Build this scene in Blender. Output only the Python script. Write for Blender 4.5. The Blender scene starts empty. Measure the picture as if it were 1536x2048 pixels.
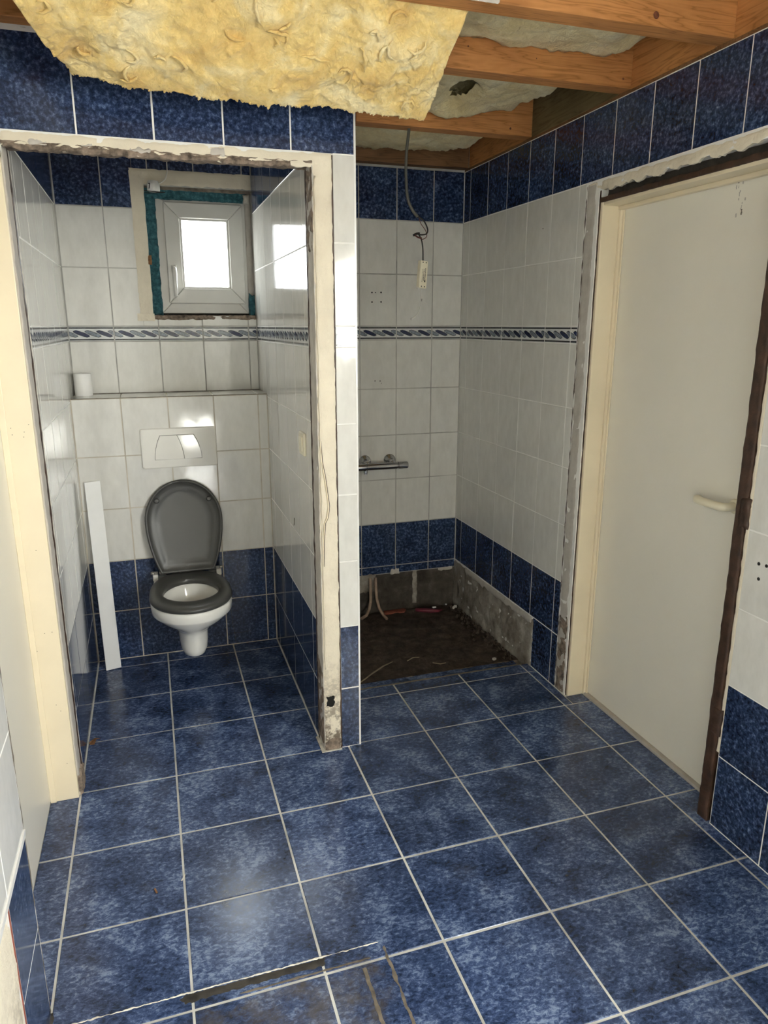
import bpy, math, random
from mathutils import Vector, Matrix, noise

random.seed(7)
scene = bpy.context.scene
COL = scene.collection

# ------------------------------------------------------------------ camera
CAM = Vector((0.3347, -2.3747, 1.568))
cam_d = bpy.data.cameras.new('camera')
cam = bpy.data.objects.new('camera', cam_d); COL.objects.link(cam)
cam_d.sensor_fit = 'VERTICAL'; cam_d.sensor_height = 32.0
cam_d.lens = 1429.19 / 2048 * 32.0
cam_d.clip_start = 0.02
cam.location = CAM
cam.rotation_euler = (math.radians(90 - 14.5791), 0, math.radians(-17.9932))
scene.camera = cam

# ------------------------------------------------------------------ world, light, exposure
vs = scene.view_settings
vs.view_transform = 'Standard'; vs.look = 'None'; vs.gamma = 1.0
vs.use_curve_mapping = False
vs.exposure = 3.24

cy = scene.cycles
cy.max_bounces = 7; cy.diffuse_bounces = 4; cy.glossy_bounces = 3; cy.transmission_bounces = 2; cy.transparent_max_bounces = 6
cy.adaptive_threshold = 0.04
cy.caustics_reflective = False; cy.caustics_refractive = False; cy.sample_clamp_indirect = 8.0

world = bpy.data.worlds.new('overcast_sky'); scene.world = world
world.use_nodes = True
wn = world.node_tree; wn.nodes.clear()
w_out = wn.nodes.new('ShaderNodeOutputWorld')
w_bg = wn.nodes.new('ShaderNodeBackground')
w_tc = wn.nodes.new('ShaderNodeTexCoord')
w_sep = wn.nodes.new('ShaderNodeSeparateXYZ')
w_rmp = wn.nodes.new('ShaderNodeValToRGB')
w_rmp.color_ramp.elements[0].position = 0.46; w_rmp.color_ramp.elements[0].color = (0.58, 0.56, 0.52, 1)
w_rmp.color_ramp.elements[1].position = 0.52; w_rmp.color_ramp.elements[1].color = (1.0, 0.985, 0.955, 1)
w_map = wn.nodes.new('ShaderNodeMapRange')
w_map.inputs['From Min'].default_value = -1; w_map.inputs['From Max'].default_value = 1
wn.links.new(w_tc.outputs['Generated'], w_sep.inputs[0])
wn.links.new(w_sep.outputs['Z'], w_map.inputs['Value'])
wn.links.new(w_map.outputs[0], w_rmp.inputs[0])
wn.links.new(w_rmp.outputs[0], w_bg.inputs['Color'])
w_bg.inputs['Strength'].default_value = 7.0
wn.links.new(w_bg.outputs[0], w_out.inputs[0])

def portal(name, loc, rot, sx, sy):
    l = bpy.data.lights.new(name, 'AREA'); l.shape = 'RECTANGLE'; l.size = sx; l.size_y = sy
    l.cycles.is_portal = True
    o = bpy.data.objects.new(name, l); COL.objects.link(o)
    o.location = loc; o.rotation_euler = rot
    return o
# daylight comes through the big window beside / behind the camera and the toilet window
WIN_Y0, WIN_Y1, WIN_Z0, WIN_Z1 = -4.50, -2.40, 1.28, 2.15
REAR_Y = -4.60
RW = (.64, 1.08, .08, .52)      # low window in the rear wall
portal('daylight_portal_room', (2.09, (WIN_Y0 + WIN_Y1) / 2, (WIN_Z0 + WIN_Z1) / 2),
       (0, math.radians(90), 0), WIN_Z1 - WIN_Z0, WIN_Y1 - WIN_Y0)
portal('daylight_portal_rear', ((RW[0]+RW[1])/2, REAR_Y-.06, (RW[2]+RW[3])/2), (math.radians(90), 0, 0), RW[1]-RW[0], RW[3]-RW[2])
portal('daylight_portal_toilet', (0.64, 1.40, 1.90), (math.radians(-90), 0, 0), 0.22, 0.31)

# ------------------------------------------------------------------ key measures (metres)
XR = 1.9617      # right wall tile face
YB = 1.2903      # back wall tile face
YF = -0.013      # front of the partition
XE = 1.0074      # free end of the partition (shower side)
XT = 0.865       # right wall of the toilet room
YC = 1.053       # front of the boxed-in cistern
ROWS = [0, .2479, .4982, .7494, .9952, 1.2438, 1.499, 1.5675, 1.8263, 2.0864, 2.3321]
KIND = ['blue', 'blue', 'white', 'white', 'white', 'white', 'border', 'white', 'white', 'blue']

# ------------------------------------------------------------------ materials
MATS = {}
def newmat(name):
    m = bpy.data.materials.new(name); m.use_nodes = True
    nt = m.node_tree; nt.nodes.clear()
    out = nt.nodes.new('ShaderNodeOutputMaterial')
    b = nt.nodes.new('ShaderNodeBsdfPrincipled')
    nt.links.new(b.outputs[0], out.inputs[0])
    MATS[name] = m
    return m, nt, b
def pos(nt, scale=(1, 1, 1), rot=(0, 0, 0)):
    g = nt.nodes.new('ShaderNodeNewGeometry')
    mp = nt.nodes.new('ShaderNodeMapping')
    mp.inputs['Scale'].default_value = scale; mp.inputs['Rotation'].default_value = rot
    nt.links.new(g.outputs['Position'], mp.inputs['Vector'])
    return mp.outputs[0]
def tex_noise(nt, vec, scale, detail=4, rough=.55, dist=0.0):
    n = nt.nodes.new('ShaderNodeTexNoise'); n.inputs['Scale'].default_value = scale
    n.inputs['Detail'].default_value = detail; n.inputs['Roughness'].default_value = rough
    n.inputs['Distortion'].default_value = dist
    nt.links.new(vec, n.inputs['Vector']); return n.outputs['Fac']
def ramp(nt, fac, stops):
    r = nt.nodes.new('ShaderNodeValToRGB'); e = r.color_ramp.elements
    while len(e) < len(stops): e.new(.5)
    for i, (p, c) in enumerate(stops):
        e[i].position = p; e[i].color = (c[0], c[1], c[2], 1) if len(c) == 3 else c
    nt.links.new(fac, r.inputs[0]); return r.outputs[0]
def mix(nt, fac, a, b, mode='MIX'):
    m = nt.nodes.new('ShaderNodeMix'); m.data_type = 'RGBA'; m.blend_type = mode
    for s, v in ((0, fac), (6, a), (7, b)):
        if hasattr(v, 'links') or hasattr(v, 'is_output'): nt.links.new(v, m.inputs[s])
        elif s == 0: m.inputs[0].default_value = v
        else: m.inputs[s].default_value = (v[0], v[1], v[2], 1)
    return m.outputs[2]
def math_n(nt, op, a, b=None):
    m = nt.nodes.new('ShaderNodeMath'); m.operation = op
    for i, v in enumerate((a, b)):
        if v is None: continue
        if hasattr(v, 'is_output'): nt.links.new(v, m.inputs[i])
        else: m.inputs[i].default_value = v
    return m.outputs[0]
def bump(nt, b, h, strength=.3, dist=.002):
    n = nt.nodes.new('ShaderNodeBump'); n.inputs['Strength'].default_value = strength
    n.inputs['Distance'].default_value = dist
    nt.links.new(h, n.inputs['Height']); nt.links.new(n.outputs[0], b.inputs['Normal'])
def setp(b, col=None, rough=.5, metal=0, spec=.5, nt=None):
    if col is not None:
        if hasattr(col, 'is_output'): nt.links.new(col, b.inputs['Base Color'])
        else: b.inputs['Base Color'].default_value = (col[0], col[1], col[2], 1)
    b.inputs['Roughness'].default_value = rough
    b.inputs['Metallic'].default_value = metal
    b.inputs['Specular IOR Level'].default_value = spec
def objrand(nt, lo, hi):
    oi = nt.nodes.new('ShaderNodeObjectInfo')
    mr = nt.nodes.new('ShaderNodeMapRange'); mr.inputs['To Min'].default_value = lo; mr.inputs['To Max'].default_value = hi
    nt.links.new(oi.outputs['Random'], mr.inputs['Value']); return mr.outputs[0]
def scale_col(nt, col, fac):
    c = nt.nodes.new('ShaderNodeVectorMath'); c.operation = 'SCALE'
    nt.links.new(col, c.inputs[0])
    if hasattr(fac, 'is_output'): nt.links.new(fac, c.inputs['Scale'])
    else: c.inputs['Scale'].default_value = fac
    return c.outputs[0]

def simple(name, col, rough=.5, metal=0, spec=.5, var=.12, vscale=14, bstr=0, bscale=60, bdist=.002):
    m, nt, b = newmat(name)
    v = pos(nt)
    f = tex_noise(nt, v, vscale, 5)
    lo = [c * (1 - var) for c in col]; hi = [min(1, c * (1 + var)) for c in col]
    setp(b, ramp(nt, f, [(.3, lo), (.7, hi)]), rough, metal, spec, nt)
    if bstr: bump(nt, b, tex_noise(nt, v, bscale, 6), bstr, bdist)
    return m

# white glazed wall tile
m, nt, b = newmat('white_tile'); v = pos(nt)
c = ramp(nt, tex_noise(nt, pos(nt, (1, 1, .45)), 26, 3, .6), [(.3, (.66, .65, .605)), (.7, (.74, .73, .685))])
setp(b, scale_col(nt, c, objrand(nt, .97, 1.02)), .07, 0, .5, nt)
bump(nt, b, tex_noise(nt, v, 9, 2), .10, .004)
# blue glazed wall tile, speckled
m, nt, b = newmat('blue_tile'); v = pos(nt)
n1 = tex_noise(nt, v, 75, 4, .72); n2 = tex_noise(nt, v, 13, 3)
c1 = ramp(nt, n1, [(.36, (.009, .016, .042)), (.50, (.023, .041, .100)), (.61, (.070, .108, .21)), (.72, (.21, .28, .42))])
c2 = ramp(nt, n2, [(.3, (.62, .62, .66)), (.7, (1.25, 1.25, 1.2))])
c = mix(nt, 1.0, c1, c2, 'MULTIPLY')
setp(b, scale_col(nt, c, objrand(nt, .82, 1.12)), .10, 0, .5, nt)
# floor tile, clouded blue, with the dirty footprint of the removed partition near the camera
m, nt, b = newmat('floor_tile'); v = pos(nt)
vs_ = pos(nt, (1.0, 1.6, 1), (0, 0, .35))
n1 = tex_noise(nt, vs_, 58, 5, .80, .5); n2 = tex_noise(nt, v, 7.5, 3, .6, .6); n3 = tex_noise(nt, v, 120, 1, .6)
s = math_n(nt, 'ADD', math_n(nt, 'MULTIPLY', n1, .62), math_n(nt, 'MULTIPLY', n2, .38))
c1 = ramp(nt, s, [(.36, (.008, .013, .030)), (.44, (.024, .043, .106)), (.52, (.055, .093, .212)), (.62, (.24, .32, .50))])
c1 = scale_col(nt, c1, objrand(nt, .82, 1.15))
dirt = ramp(nt, tex_noise(nt, v, 5.0, 6, .65), [(.58, (0, 0, 0)), (.76, (.35, .35, .35))])
c1 = mix(nt, dirt, c1, (.060, .062, .064))
# footprint mask: x .30..0.76, y < -.93
sp = nt.nodes.new('ShaderNodeSeparateXYZ'); nt.links.new(v, sp.inputs[0])
wob = math_n(nt, 'MULTIPLY', math_n(nt, 'SUBTRACT', tex_noise(nt, v, 11, 6, .7), .5), .22)
mx = math_n(nt, 'ADD', sp.outputs['X'], wob); my = math_n(nt, 'ADD', sp.outputs['Y'], wob)
def smooth_step(val, a, bb):
    mr = nt.nodes.new('ShaderNodeMapRange'); mr.interpolation_type = 'SMOOTHSTEP'
    mr.inputs['From Min'].default_value = a; mr.inputs['From Max'].default_value = bb
    nt.links.new(val, mr.inputs['Value']); return mr.outputs[0]
k = math_n(nt, 'MULTIPLY', smooth_step(mx, .26, .36), smooth_step(mx, .79, .73))
k = math_n(nt, 'MULTIPLY', k, smooth_step(my, -.955, -.985))
k = math_n(nt, 'MULTIPLY', k, ramp(nt, tex_noise(nt, v, 16, 6, .7), [(.38, (.10, .10, .10)), (.62, (.70, .70, .70))]))
c1 = mix(nt, k, c1, (.105, .092, .078))
setp(b, c1, .2, 0, .5, nt)
rr = ramp(nt, n1, [(.3, (.17, .17, .17)), (.7, (.27, .27, .27))]); nt.links.new(rr, b.inputs['Roughness'])
bump(nt, b, n3, .06, .002)

simple('wall_grout', (.82, .81, .77), .8, var=.08, vscale=8)
simple('grout_grey', (.40, .39, .36), .8, var=.3, vscale=8)
simple('grout_tan', (.54, .49, .40), .8, var=.25, vscale=8)
simple('floor_grout', (.58, .58, .55), .8, var=.35, vscale=6)
simple('cream_paint', (.80, .70, .51), .38, var=.05, vscale=5, bstr=.08, bscale=30)
simple('door_paint', (.82, .785, .685), .33, var=.03, vscale=2, bstr=.05, bscale=80)
simple('plastic_white', (.80, .79, .75), .22, var=.02)
simple('plate_gloss', (.80, .785, .73), .07, var=.02)
simple('upvc', (.66, .65, .61), .25, var=.02)  # white window plastic, greyed in colour for its backlit look
simple('ivory_plastic', (.82, .76, .58), .28, var=.02)
simple('ceramic', (.83, .82, .77), .08, var=.02)
simple('white_board', (.82, .82, .80), .35, var=.03, vscale=9)
simple('paper_white', (.84, .83, .80), .8, var=.02)
simple('border_ground', (.66, .67, .66), .09, var=.05)
simple('border_line', (.006, .008, .014), .10, var=.05)
simple('border_grey', (.20, .23, .27), .10, var=.4, vscale=160)
simple('border_navy', (.020, .028, .075), .10, var=.4, vscale=160)
simple('seat_plastic', (.066, .066, .062), .34, spec=.4, var=.06, vscale=6)
simple('dark_hole', (.01, .009, .008), .9)
simple('cable_grey', (.10, .10, .085), .5)
simple('cable_black', (.012, .011, .010), .45)
simple('wire_brown', (.12, .03, .02), .5)
simple('wire_white', (.70, .68, .62), .45)
simple('ink', (.03, .03, .025), .6)
simple('copper_pipe', (.36, .26, .19), .55, var=.3, vscale=30)
simple('red_plastic', (.15, .02, .035), .5)
simple('straw', (.30, .24, .16), .8)
simple('leaf_brown', (.25, .12, .045), .8, var=.4, vscale=80)
simple('terracotta', (.26, .075, .045), .85, var=.3, vscale=50)
simple('brown_wood_raw', (.055, .029, .018), .5, var=.5, vscale=25, bstr=.5, bscale=60, bdist=.004)
simple('plaster_grey', (.52, .485, .435), .85, var=.12, vscale=20, bstr=.4, bscale=70, bdist=.003)
simple('plaster_brown', (.22, .17, .13), .9, var=.7, vscale=45, bstr=.8, bscale=80, bdist=.006)
simple('sealant', (.62, .59, .52), .7, var=.3, vscale=40, bstr=.5, bscale=90)
simple('residue', (.16, .135, .105), .85, var=.5, vscale=30, bstr=.5, bscale=60)
simple('residue_dark', (.045, .04, .034), .8, var=.5, vscale=30, bstr=.5, bscale=60)
simple('roof_board', (.14, .09, .05), .8, var=.3)
simple('room_plaster', (.68, .66, .60), .85, var=.05)
simple('metal_dull', (.5, .48, .44), .4, .8)
m, nt, b = newmat('chrome'); setp(b, (.55, .55, .56), .12, 1.0)
m, nt, b = newmat('water'); setp(b, (.30, .30, .27), .03, 0, .6)
# cracked cream paint on plaster (stripped trims), grimy patches close to the floor
m, nt, b = newmat('cream_plaster'); v = pos(nt)
c = ramp(nt, tex_noise(nt, v, 9, 5), [(.3, (.70, .63, .50)), (.7, (.80, .73, .58))])
crk = ramp(nt, tex_noise(nt, pos(nt, (1, 1, .35)), 30, 8, .7), [(.26, (1, 1, 1)), (.31, (0, 0, 0))])
c = mix(nt, crk, c, (.17, .11, .07))
sp = nt.nodes.new('ShaderNodeSeparateXYZ'); nt.links.new(v, sp.inputs[0])
mr = nt.nodes.new('ShaderNodeMapRange'); mr.inputs['From Min'].default_value = .42; mr.inputs['From Max'].default_value = .02
nt.links.new(sp.outputs['Z'], mr.inputs['Value'])
mould = math_n(nt, 'MULTIPLY', mr.outputs[0], ramp(nt, tex_noise(nt, v, 32, 6, .7), [(.46, (0, 0, 0)), (.58, (1, 1, 1))]))
c = mix(nt, mould, c, (.13, .095, .065))
setp(b, c, .7, 0, .3, nt)
bump(nt, b, tex_noise(nt, v, 45, 7, .6), .55, .006)
# concrete of the opened-up shower base
m, nt, b = newmat('concrete'); v = pos(nt)
c = ramp(nt, tex_noise(nt, v, 9, 8, .65), [(.3, (.15, .12, .09)), (.5, (.31, .28, .235)), (.70, (.56, .52, .46))])
setp(b, c, .9, 0, .25, nt); bump(nt, b, tex_noise(nt, v, 40, 8, .65), .8, .008)
m, nt, b = newmat('concrete_dark'); v = pos(nt)
c = ramp(nt, tex_noise(nt, v, 12, 8, .65), [(.3, (.035, .029, .023)), (.55, (.09, .077, .063)), (.75, (.18, .16, .135))])
setp(b, c, .9, 0, .25, nt); bump(nt, b, tex_noise(nt, v, 40, 8, .65), .8, .008)
m, nt, b = newmat('earth'); v = pos(nt)
c = ramp(nt, tex_noise(nt, v, 22, 8, .65), [(.35, (.045, .034, .027)), (.6, (.100, .077, .060)), (.8, (.18, .145, .11))])
setp(b, c, .85, 0, .3, nt); bump(nt, b, tex_noise(nt, v, 70, 8, .65), .9, .008)
# softwood joists, grain along x (or y)
def wood(name, axis, lo, hi):
    m, nt, b = newmat(name)
    sc = (1.2, 14, 14) if axis == 'x' else (14, 1.2, 14)
    v = pos(nt, sc); v2 = pos(nt)
    f = tex_noise(nt, v, 1.7, 3, .5, .35)
    w = nt.nodes.new('ShaderNodeMath'); w.operation = 'PINGPONG'; w.inputs[1].default_value = .055
    nt.links.new(f, w.inputs[0])
    g = math_n(nt, 'MULTIPLY', w.outputs[0], 18.0)
    c = ramp(nt, g, [(.0, [x * .86 for x in lo]), (.22, [(x+y)/2 for x, y in zip(lo, hi)]), (1, hi)])
    st = ramp(nt, tex_noise(nt, v2, 5, 5), [(.3, (.78, .74, .72)), (.7, (1.1, 1.1, 1.1))])
    c = mix(nt, 1.0, c, st, 'MULTIPLY')
    setp(b, c, .6, 0, .3, nt); bump(nt, b, f, .15, .003)
wood('joist_wood', 'x', (.42, .18, .052), (.59, .27, .092))
wood('rim_wood', 'y', (.40, .17, .050), (.57, .26, .088))
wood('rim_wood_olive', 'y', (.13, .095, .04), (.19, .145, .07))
wood('joist_wood_dark', 'x', (.15, .075, .03), (.24, .125, .055))
simple('wood_knot', (.14, .045, .02), .6, var=.5, vscale=120)
# glass wool
def wool(name, a, bcol, ccol):
    m, nt, b = newmat(name); v = pos(nt)
    f = tex_noise(nt, v, 6.5, 7, .6, .8); f2 = tex_noise(nt, v, 60, 6, .7, 1.0)
    c = ramp(nt, f, [(.30, a), (.5, bcol), (.68, ccol)])
    c = mix(nt, 1.0, c, ramp(nt, f2, [(.3, (.86, .84, .78)), (.7, (1.08, 1.08, 1.08))]), 'MULTIPLY')
    setp(b, c, 1.0, 0, .05, nt)
    b.inputs['Sheen Weight'].default_value = .25
    bump(nt, b, math_n(nt, 'ADD', tex_noise(nt, v, 18, 8, .65, 1.2), math_n(nt, 'MULTIPLY', f2, .35)), .9, .011)
wool('glass_wool', (.74, .47, .15), (.88, .66, .27), (.95, .82, .50))
wool('glass_wool_pale', (.74, .58, .28), (.86, .73, .42), (.94, .85, .58))
# blue-green foam round the toilet window
m, nt, b = newmat('foam_teal'); v = pos(nt)
c = ramp(nt, tex_noise(nt, v, 60, 7, .7), [(.3, (.012, .055, .075)), (.55, (.045, .16, .19)), (.75, (.16, .34, .37))])
setp(b, c, .7, 0, .3, nt); bump(nt, b, tex_noise(nt, v, 70, 6), .8, .008)
# window glass: clear pane, lets daylight through and reflects a little
m = bpy.data.materials.new('pane_glass'); m.use_nodes = True; nt = m.node_tree; nt.nodes.clear()
o_ = nt.nodes.new('ShaderNodeOutputMaterial'); mx_ = nt.nodes.new('ShaderNodeMixShader')
t_ = nt.nodes.new('ShaderNodeBsdfTransparent'); g_ = nt.nodes.new('ShaderNodeBsdfGlossy')
g_.inputs['Roughness'].default_value = .02; mx_.inputs[0].default_value = .06
t_.inputs[0].default_value = (.97, .985, .98, 1)
nt.links.new(t_.outputs[0], mx_.inputs[1]); nt.links.new(g_.outputs[0], mx_.inputs[2]); nt.links.new(mx_.outputs[0], o_.inputs[0])
MATS['pane_glass'] = m
m2 = m.copy(); m2.name = 'pane_dimmed'; MATS['pane_dimmed'] = m2  # toilet pane: grey tint added to weaken the daylight coming through
for n_ in m2.node_tree.nodes:
    if n_.type == 'BSDF_TRANSPARENT': n_.inputs[0].default_value = (.60, .62, .63, 1)

# ------------------------------------------------------------------ mesh helpers
class MB:
    def __init__(s): s.v = []; s.f = []; s.m = []
    def quad(s, a, b, c, d, mi=0):
        n = len(s.v); s.v += [tuple(a), tuple(b), tuple(c), tuple(d)]; s.f.append((n, n+1, n+2, n+3)); s.m.append(mi); return s
    def poly(s, pts, mi=0):
        n = len(s.v); s.v += [tuple(p) for p in pts]; s.f.append(tuple(range(n, n+len(pts)))); s.m.append(mi); return s
    def box(s, x0, x1, y0, y1, z0, z1, mi=0):
        n = len(s.v)
        s.v += [(x0,y0,z0),(x1,y0,z0),(x1,y1,z0),(x0,y1,z0),(x0,y0,z1),(x1,y0,z1),(x1,y1,z1),(x0,y1,z1)]
        for f in ((3,2,1,0),(4,5,6,7),(0,1,5,4),(1,2,6,5),(2,3,7,6),(3,0,4,7)):
            s.f.append(tuple(n+i for i in f)); s.m.append(mi)
        return s
    def rings(s, rings, closed=True, cap0=True, cap1=True, mi=0):
        n0 = len(s.v); k = len(rings[0])
        for r in rings: s.v += [tuple(p) for p in r]
        for i in range(len(rings)-1):
            for j in range(k if closed else k-1):
                a = n0+i*k+j; b = n0+i*k+(j+1) % k
                s.f.append((a, b, b+k, a+k)); s.m.append(mi)
        if cap0: s.f.append(tuple(n0+j for j in reversed(range(k)))); s.m.append(mi)
        if cap1: s.f.append(tuple(n0+(len(rings)-1)*k+j for j in range(k))); s.m.append(mi)
        return s
    def tube(s, pts, r, k=8, mi=0, caps=True):
        pts = [Vector(p) for p in pts]; rs = r if isinstance(r, (list, tuple)) else [r]*len(pts)
        rg = []; up = Vector((.31, .2, .93)).normalized()
        for i, p in enumerate(pts):
            t = (pts[min(i+1, len(pts)-1)] - pts[max(i-1, 0)]).normalized()
            if abs(t.dot(up)) > .97: up = Vector((1, 0, .1)).normalized()
            a = (up - t*up.dot(t)).normalized(); bb = t.cross(a); up = a
            rg.append([p + rs[i]*(math.cos(q*2*math.pi/k)*a + math.sin(q*2*math.pi/k)*bb) for q in range(k)])
        return s.rings(rg, True, caps, caps, mi)
    def lathe(s, axis_o, axis_d, prof, k=24, mi=0, caps=True):
        o = Vector(axis_o); d = Vector(axis_d).normalized()
        a = d.orthogonal().normalized(); bb = d.cross(a); rg = []
        for h, r in prof:
            rg.append([o + d*h + r*(math.cos(q*2*math.pi/k)*a + math.sin(q*2*math.pi/k)*bb) for q in range(k)])
        return s.rings(rg, True, caps, caps, mi)
    def mesh(s, name, mats, smooth=False):
        me = bpy.data.meshes.new(name); me.from_pydata(s.v, [], s.f)
        for mt in ([mats] if isinstance(mats, str) else mats): me.materials.append(MATS[mt])
        if any(s.m): me.polygons.foreach_set('material_index', s.m)
        if smooth: me.polygons.foreach_set('use_smooth', [True]*len(me.polygons))
        me.update(); return me
    def build(s, name, mats, parent=None, smooth=False):
        o = bpy.data.objects.new(name, s.mesh(name, mats, smooth)); COL.objects.link(o)
        if parent: o.parent = parent
        return o

def bevel(o, w=.002, seg=2, angle=35):
    m = o.modifiers.new('bevel', 'BEVEL'); m.width = w; m.segments = seg; m.limit_method = 'ANGLE'; m.angle_limit = math.radians(angle)
    return o
def autosmooth(o, ang=40):
    me = o.data
    me.polygons.foreach_set('use_smooth', [True]*len(me.polygons))
    try: me.set_sharp_from_angle(angle=math.radians(ang))
    except Exception: pass
    return o
def empty(name, loc=(0, 0, 0)):
    o = bpy.data.objects.new(name, None); o.empty_display_size = .05; COL.objects.link(o); o.location = (0, 0, 0); return o
def tag(o, label=None, cat=None, group=None, kind=None):
    if label: o['label'] = label
    if cat: o['category'] = cat
    if group: o['group'] = group
    if kind: o['kind'] = kind
    return o
def struct(o, label, cat): return tag(o, label, cat, None, 'structure')

AX = {'y-': (Vector((1,0,0)), Vector((0,0,1)), Vector((0,-1,0))),
      'x-': (Vector((0,-1,0)), Vector((0,0,1)), Vector((-1,0,0))),
      'x+': (Vector((0,1,0)), Vector((0,0,1)), Vector((1,0,0))),
      'z+': (Vector((1,0,0)), Vector((0,1,0)), Vector((0,0,1)))}
TILE_CACHE = {}
def tile_mesh(w, h, kind):
    key = (round(w, 3), round(h, 3), kind)
    if key in TILE_CACHE: return TILE_CACHE[key]
    w, h = key[0], key[1]
    b = .0012 if kind != 'floor' else .0018; t = .008
    mb = MB()
    x, y = w/2, h/2
    bk = [(-x,-y,-t),(x,-y,-t),(x,y,-t),(-x,y,-t)]
    md = [(-x,-y,-b),(x,-y,-b),(x,y,-b),(-x,y,-b)]
    fr = [(-x+b,-y+b,0),(x-b,-y+b,0),(x-b,y-b,0),(-x+b,y-b,0)]
    mb.rings([bk, md, fr], True, True, True)
    mats = {'white': ['white_tile'], 'blue': ['blue_tile'], 'floor': ['floor_tile'],
            'border': ['border_ground', 'border_line', 'border_grey', 'border_navy']}[kind]
    if kind == 'border':
        def rect(x0, x1, y0, y1, z, mi): mb.quad((x0,y0,z),(x1,y0,z),(x1,y1,z),(x0,y1,z), mi)
        rect(-x+.001, x-.001, -y+.05*h, -y+.145*h, .0004, 1)
        rect(-x+.001, x-.001, -y+.855*h, -y+.95*h, .0004, 1)
        yt, yb_ = -y+.74*h, -y+.26*h
        i = 0; xs = -x - .040
        while xs < x:
            pts = []; pin = []
            N = 9
            for side in (-1, 1):
                for q in range(N+1):
                    s = q/N if side < 0 else 1-q/N
                    sm = s*s*(3-2*s)
                    cx = xs + .020 + .046*sm
                    hw = .0235*(math.sin(math.pi*min(max(s, .0), 1)))**.55
                    yy = yt + (yb_-yt)*s
                    px = min(max(cx + side*hw, -x+.0012), x-.0012)
                    pts.append((px, yy + (.0008 if s < .5 else -.0008), .0005))
                    pin.append((min(max(cx + side*max(hw-.0017, 0), -x+.0012), x-.0012), yt-.0012 + (yb_-yt+.0024)*s, .0009))
            if max(p[0] for p in pts) - min(p[0] for p in pts) > .004:
                mb.poly(pts, 1); mb.poly(pin, 2 if i % 2 == 0 else 3)
            i += 1; xs += .0502
    me = mb.mesh(kind + '_tile', mats)
    TILE_CACHE[key] = me
    return me
TNAME = {'white': 'white_tile', 'blue': 'blue_tile', 'border': 'border_tile', 'floor': 'floor_tile'}
def subtract(rects, h):
    out = []
    for (a, b, c, d) in rects:
        A, B, Cc, D = max(a, h[0]), min(b, h[1]), max(c, h[2]), min(d, h[3])
        if A >= B or Cc >= D: out.append((a, b, c, d)); continue
        if a < A: out.append((a, A, c, d))
        if B < b: out.append((B, b, c, d))
        if c < Cc: out.append((A, B, c, Cc))
        if D < d: out.append((A, B, D, d))
    return out
def tiles(parent, axis, p, us, vs, kinds, holes=(), g=.0018, skip=None, jit=.0004):
    U, V, N = AX[axis]
    M3 = Matrix((U, V, N)).transposed().to_4x4()
    us = sorted(us)
    for i in range(len(us)-1):
        for j in range(len(vs)-1):
            kd = kinds[j] if isinstance(kinds, list) else kinds
            if skip and skip(i, j): continue
            rs = [(us[i]+g, us[i+1]-g, vs[j]+g, vs[j+1]-g)]
            for h in holes: rs = subtract(rs, h)
            for (a, b, c, d) in rs:
                if b-a < .006 or d-c < .006: continue
                o = bpy.data.objects.new(TNAME[kd], tile_mesh(b-a, d-c, kd)); COL.objects.link(o)
                o.parent = parent
                uc, vc = (a+b)/2, (c+d)/2
                if axis == 'y-': L = Vector((uc, p, vc))
                elif axis in ('x-', 'x+'): L = Vector((p, uc, vc))
                else: L = Vector((uc, vc, p))
                L += N*random.uniform(-jit, jit)
                tilt = Matrix.Rotation(random.uniform(-.0016, .0016), 4, 'X') @ Matrix.Rotation(random.uniform(-.0016, .0016), 4, 'Y')
                o.matrix_local = Matrix.Translation(L) @ M3 @ tilt

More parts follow.
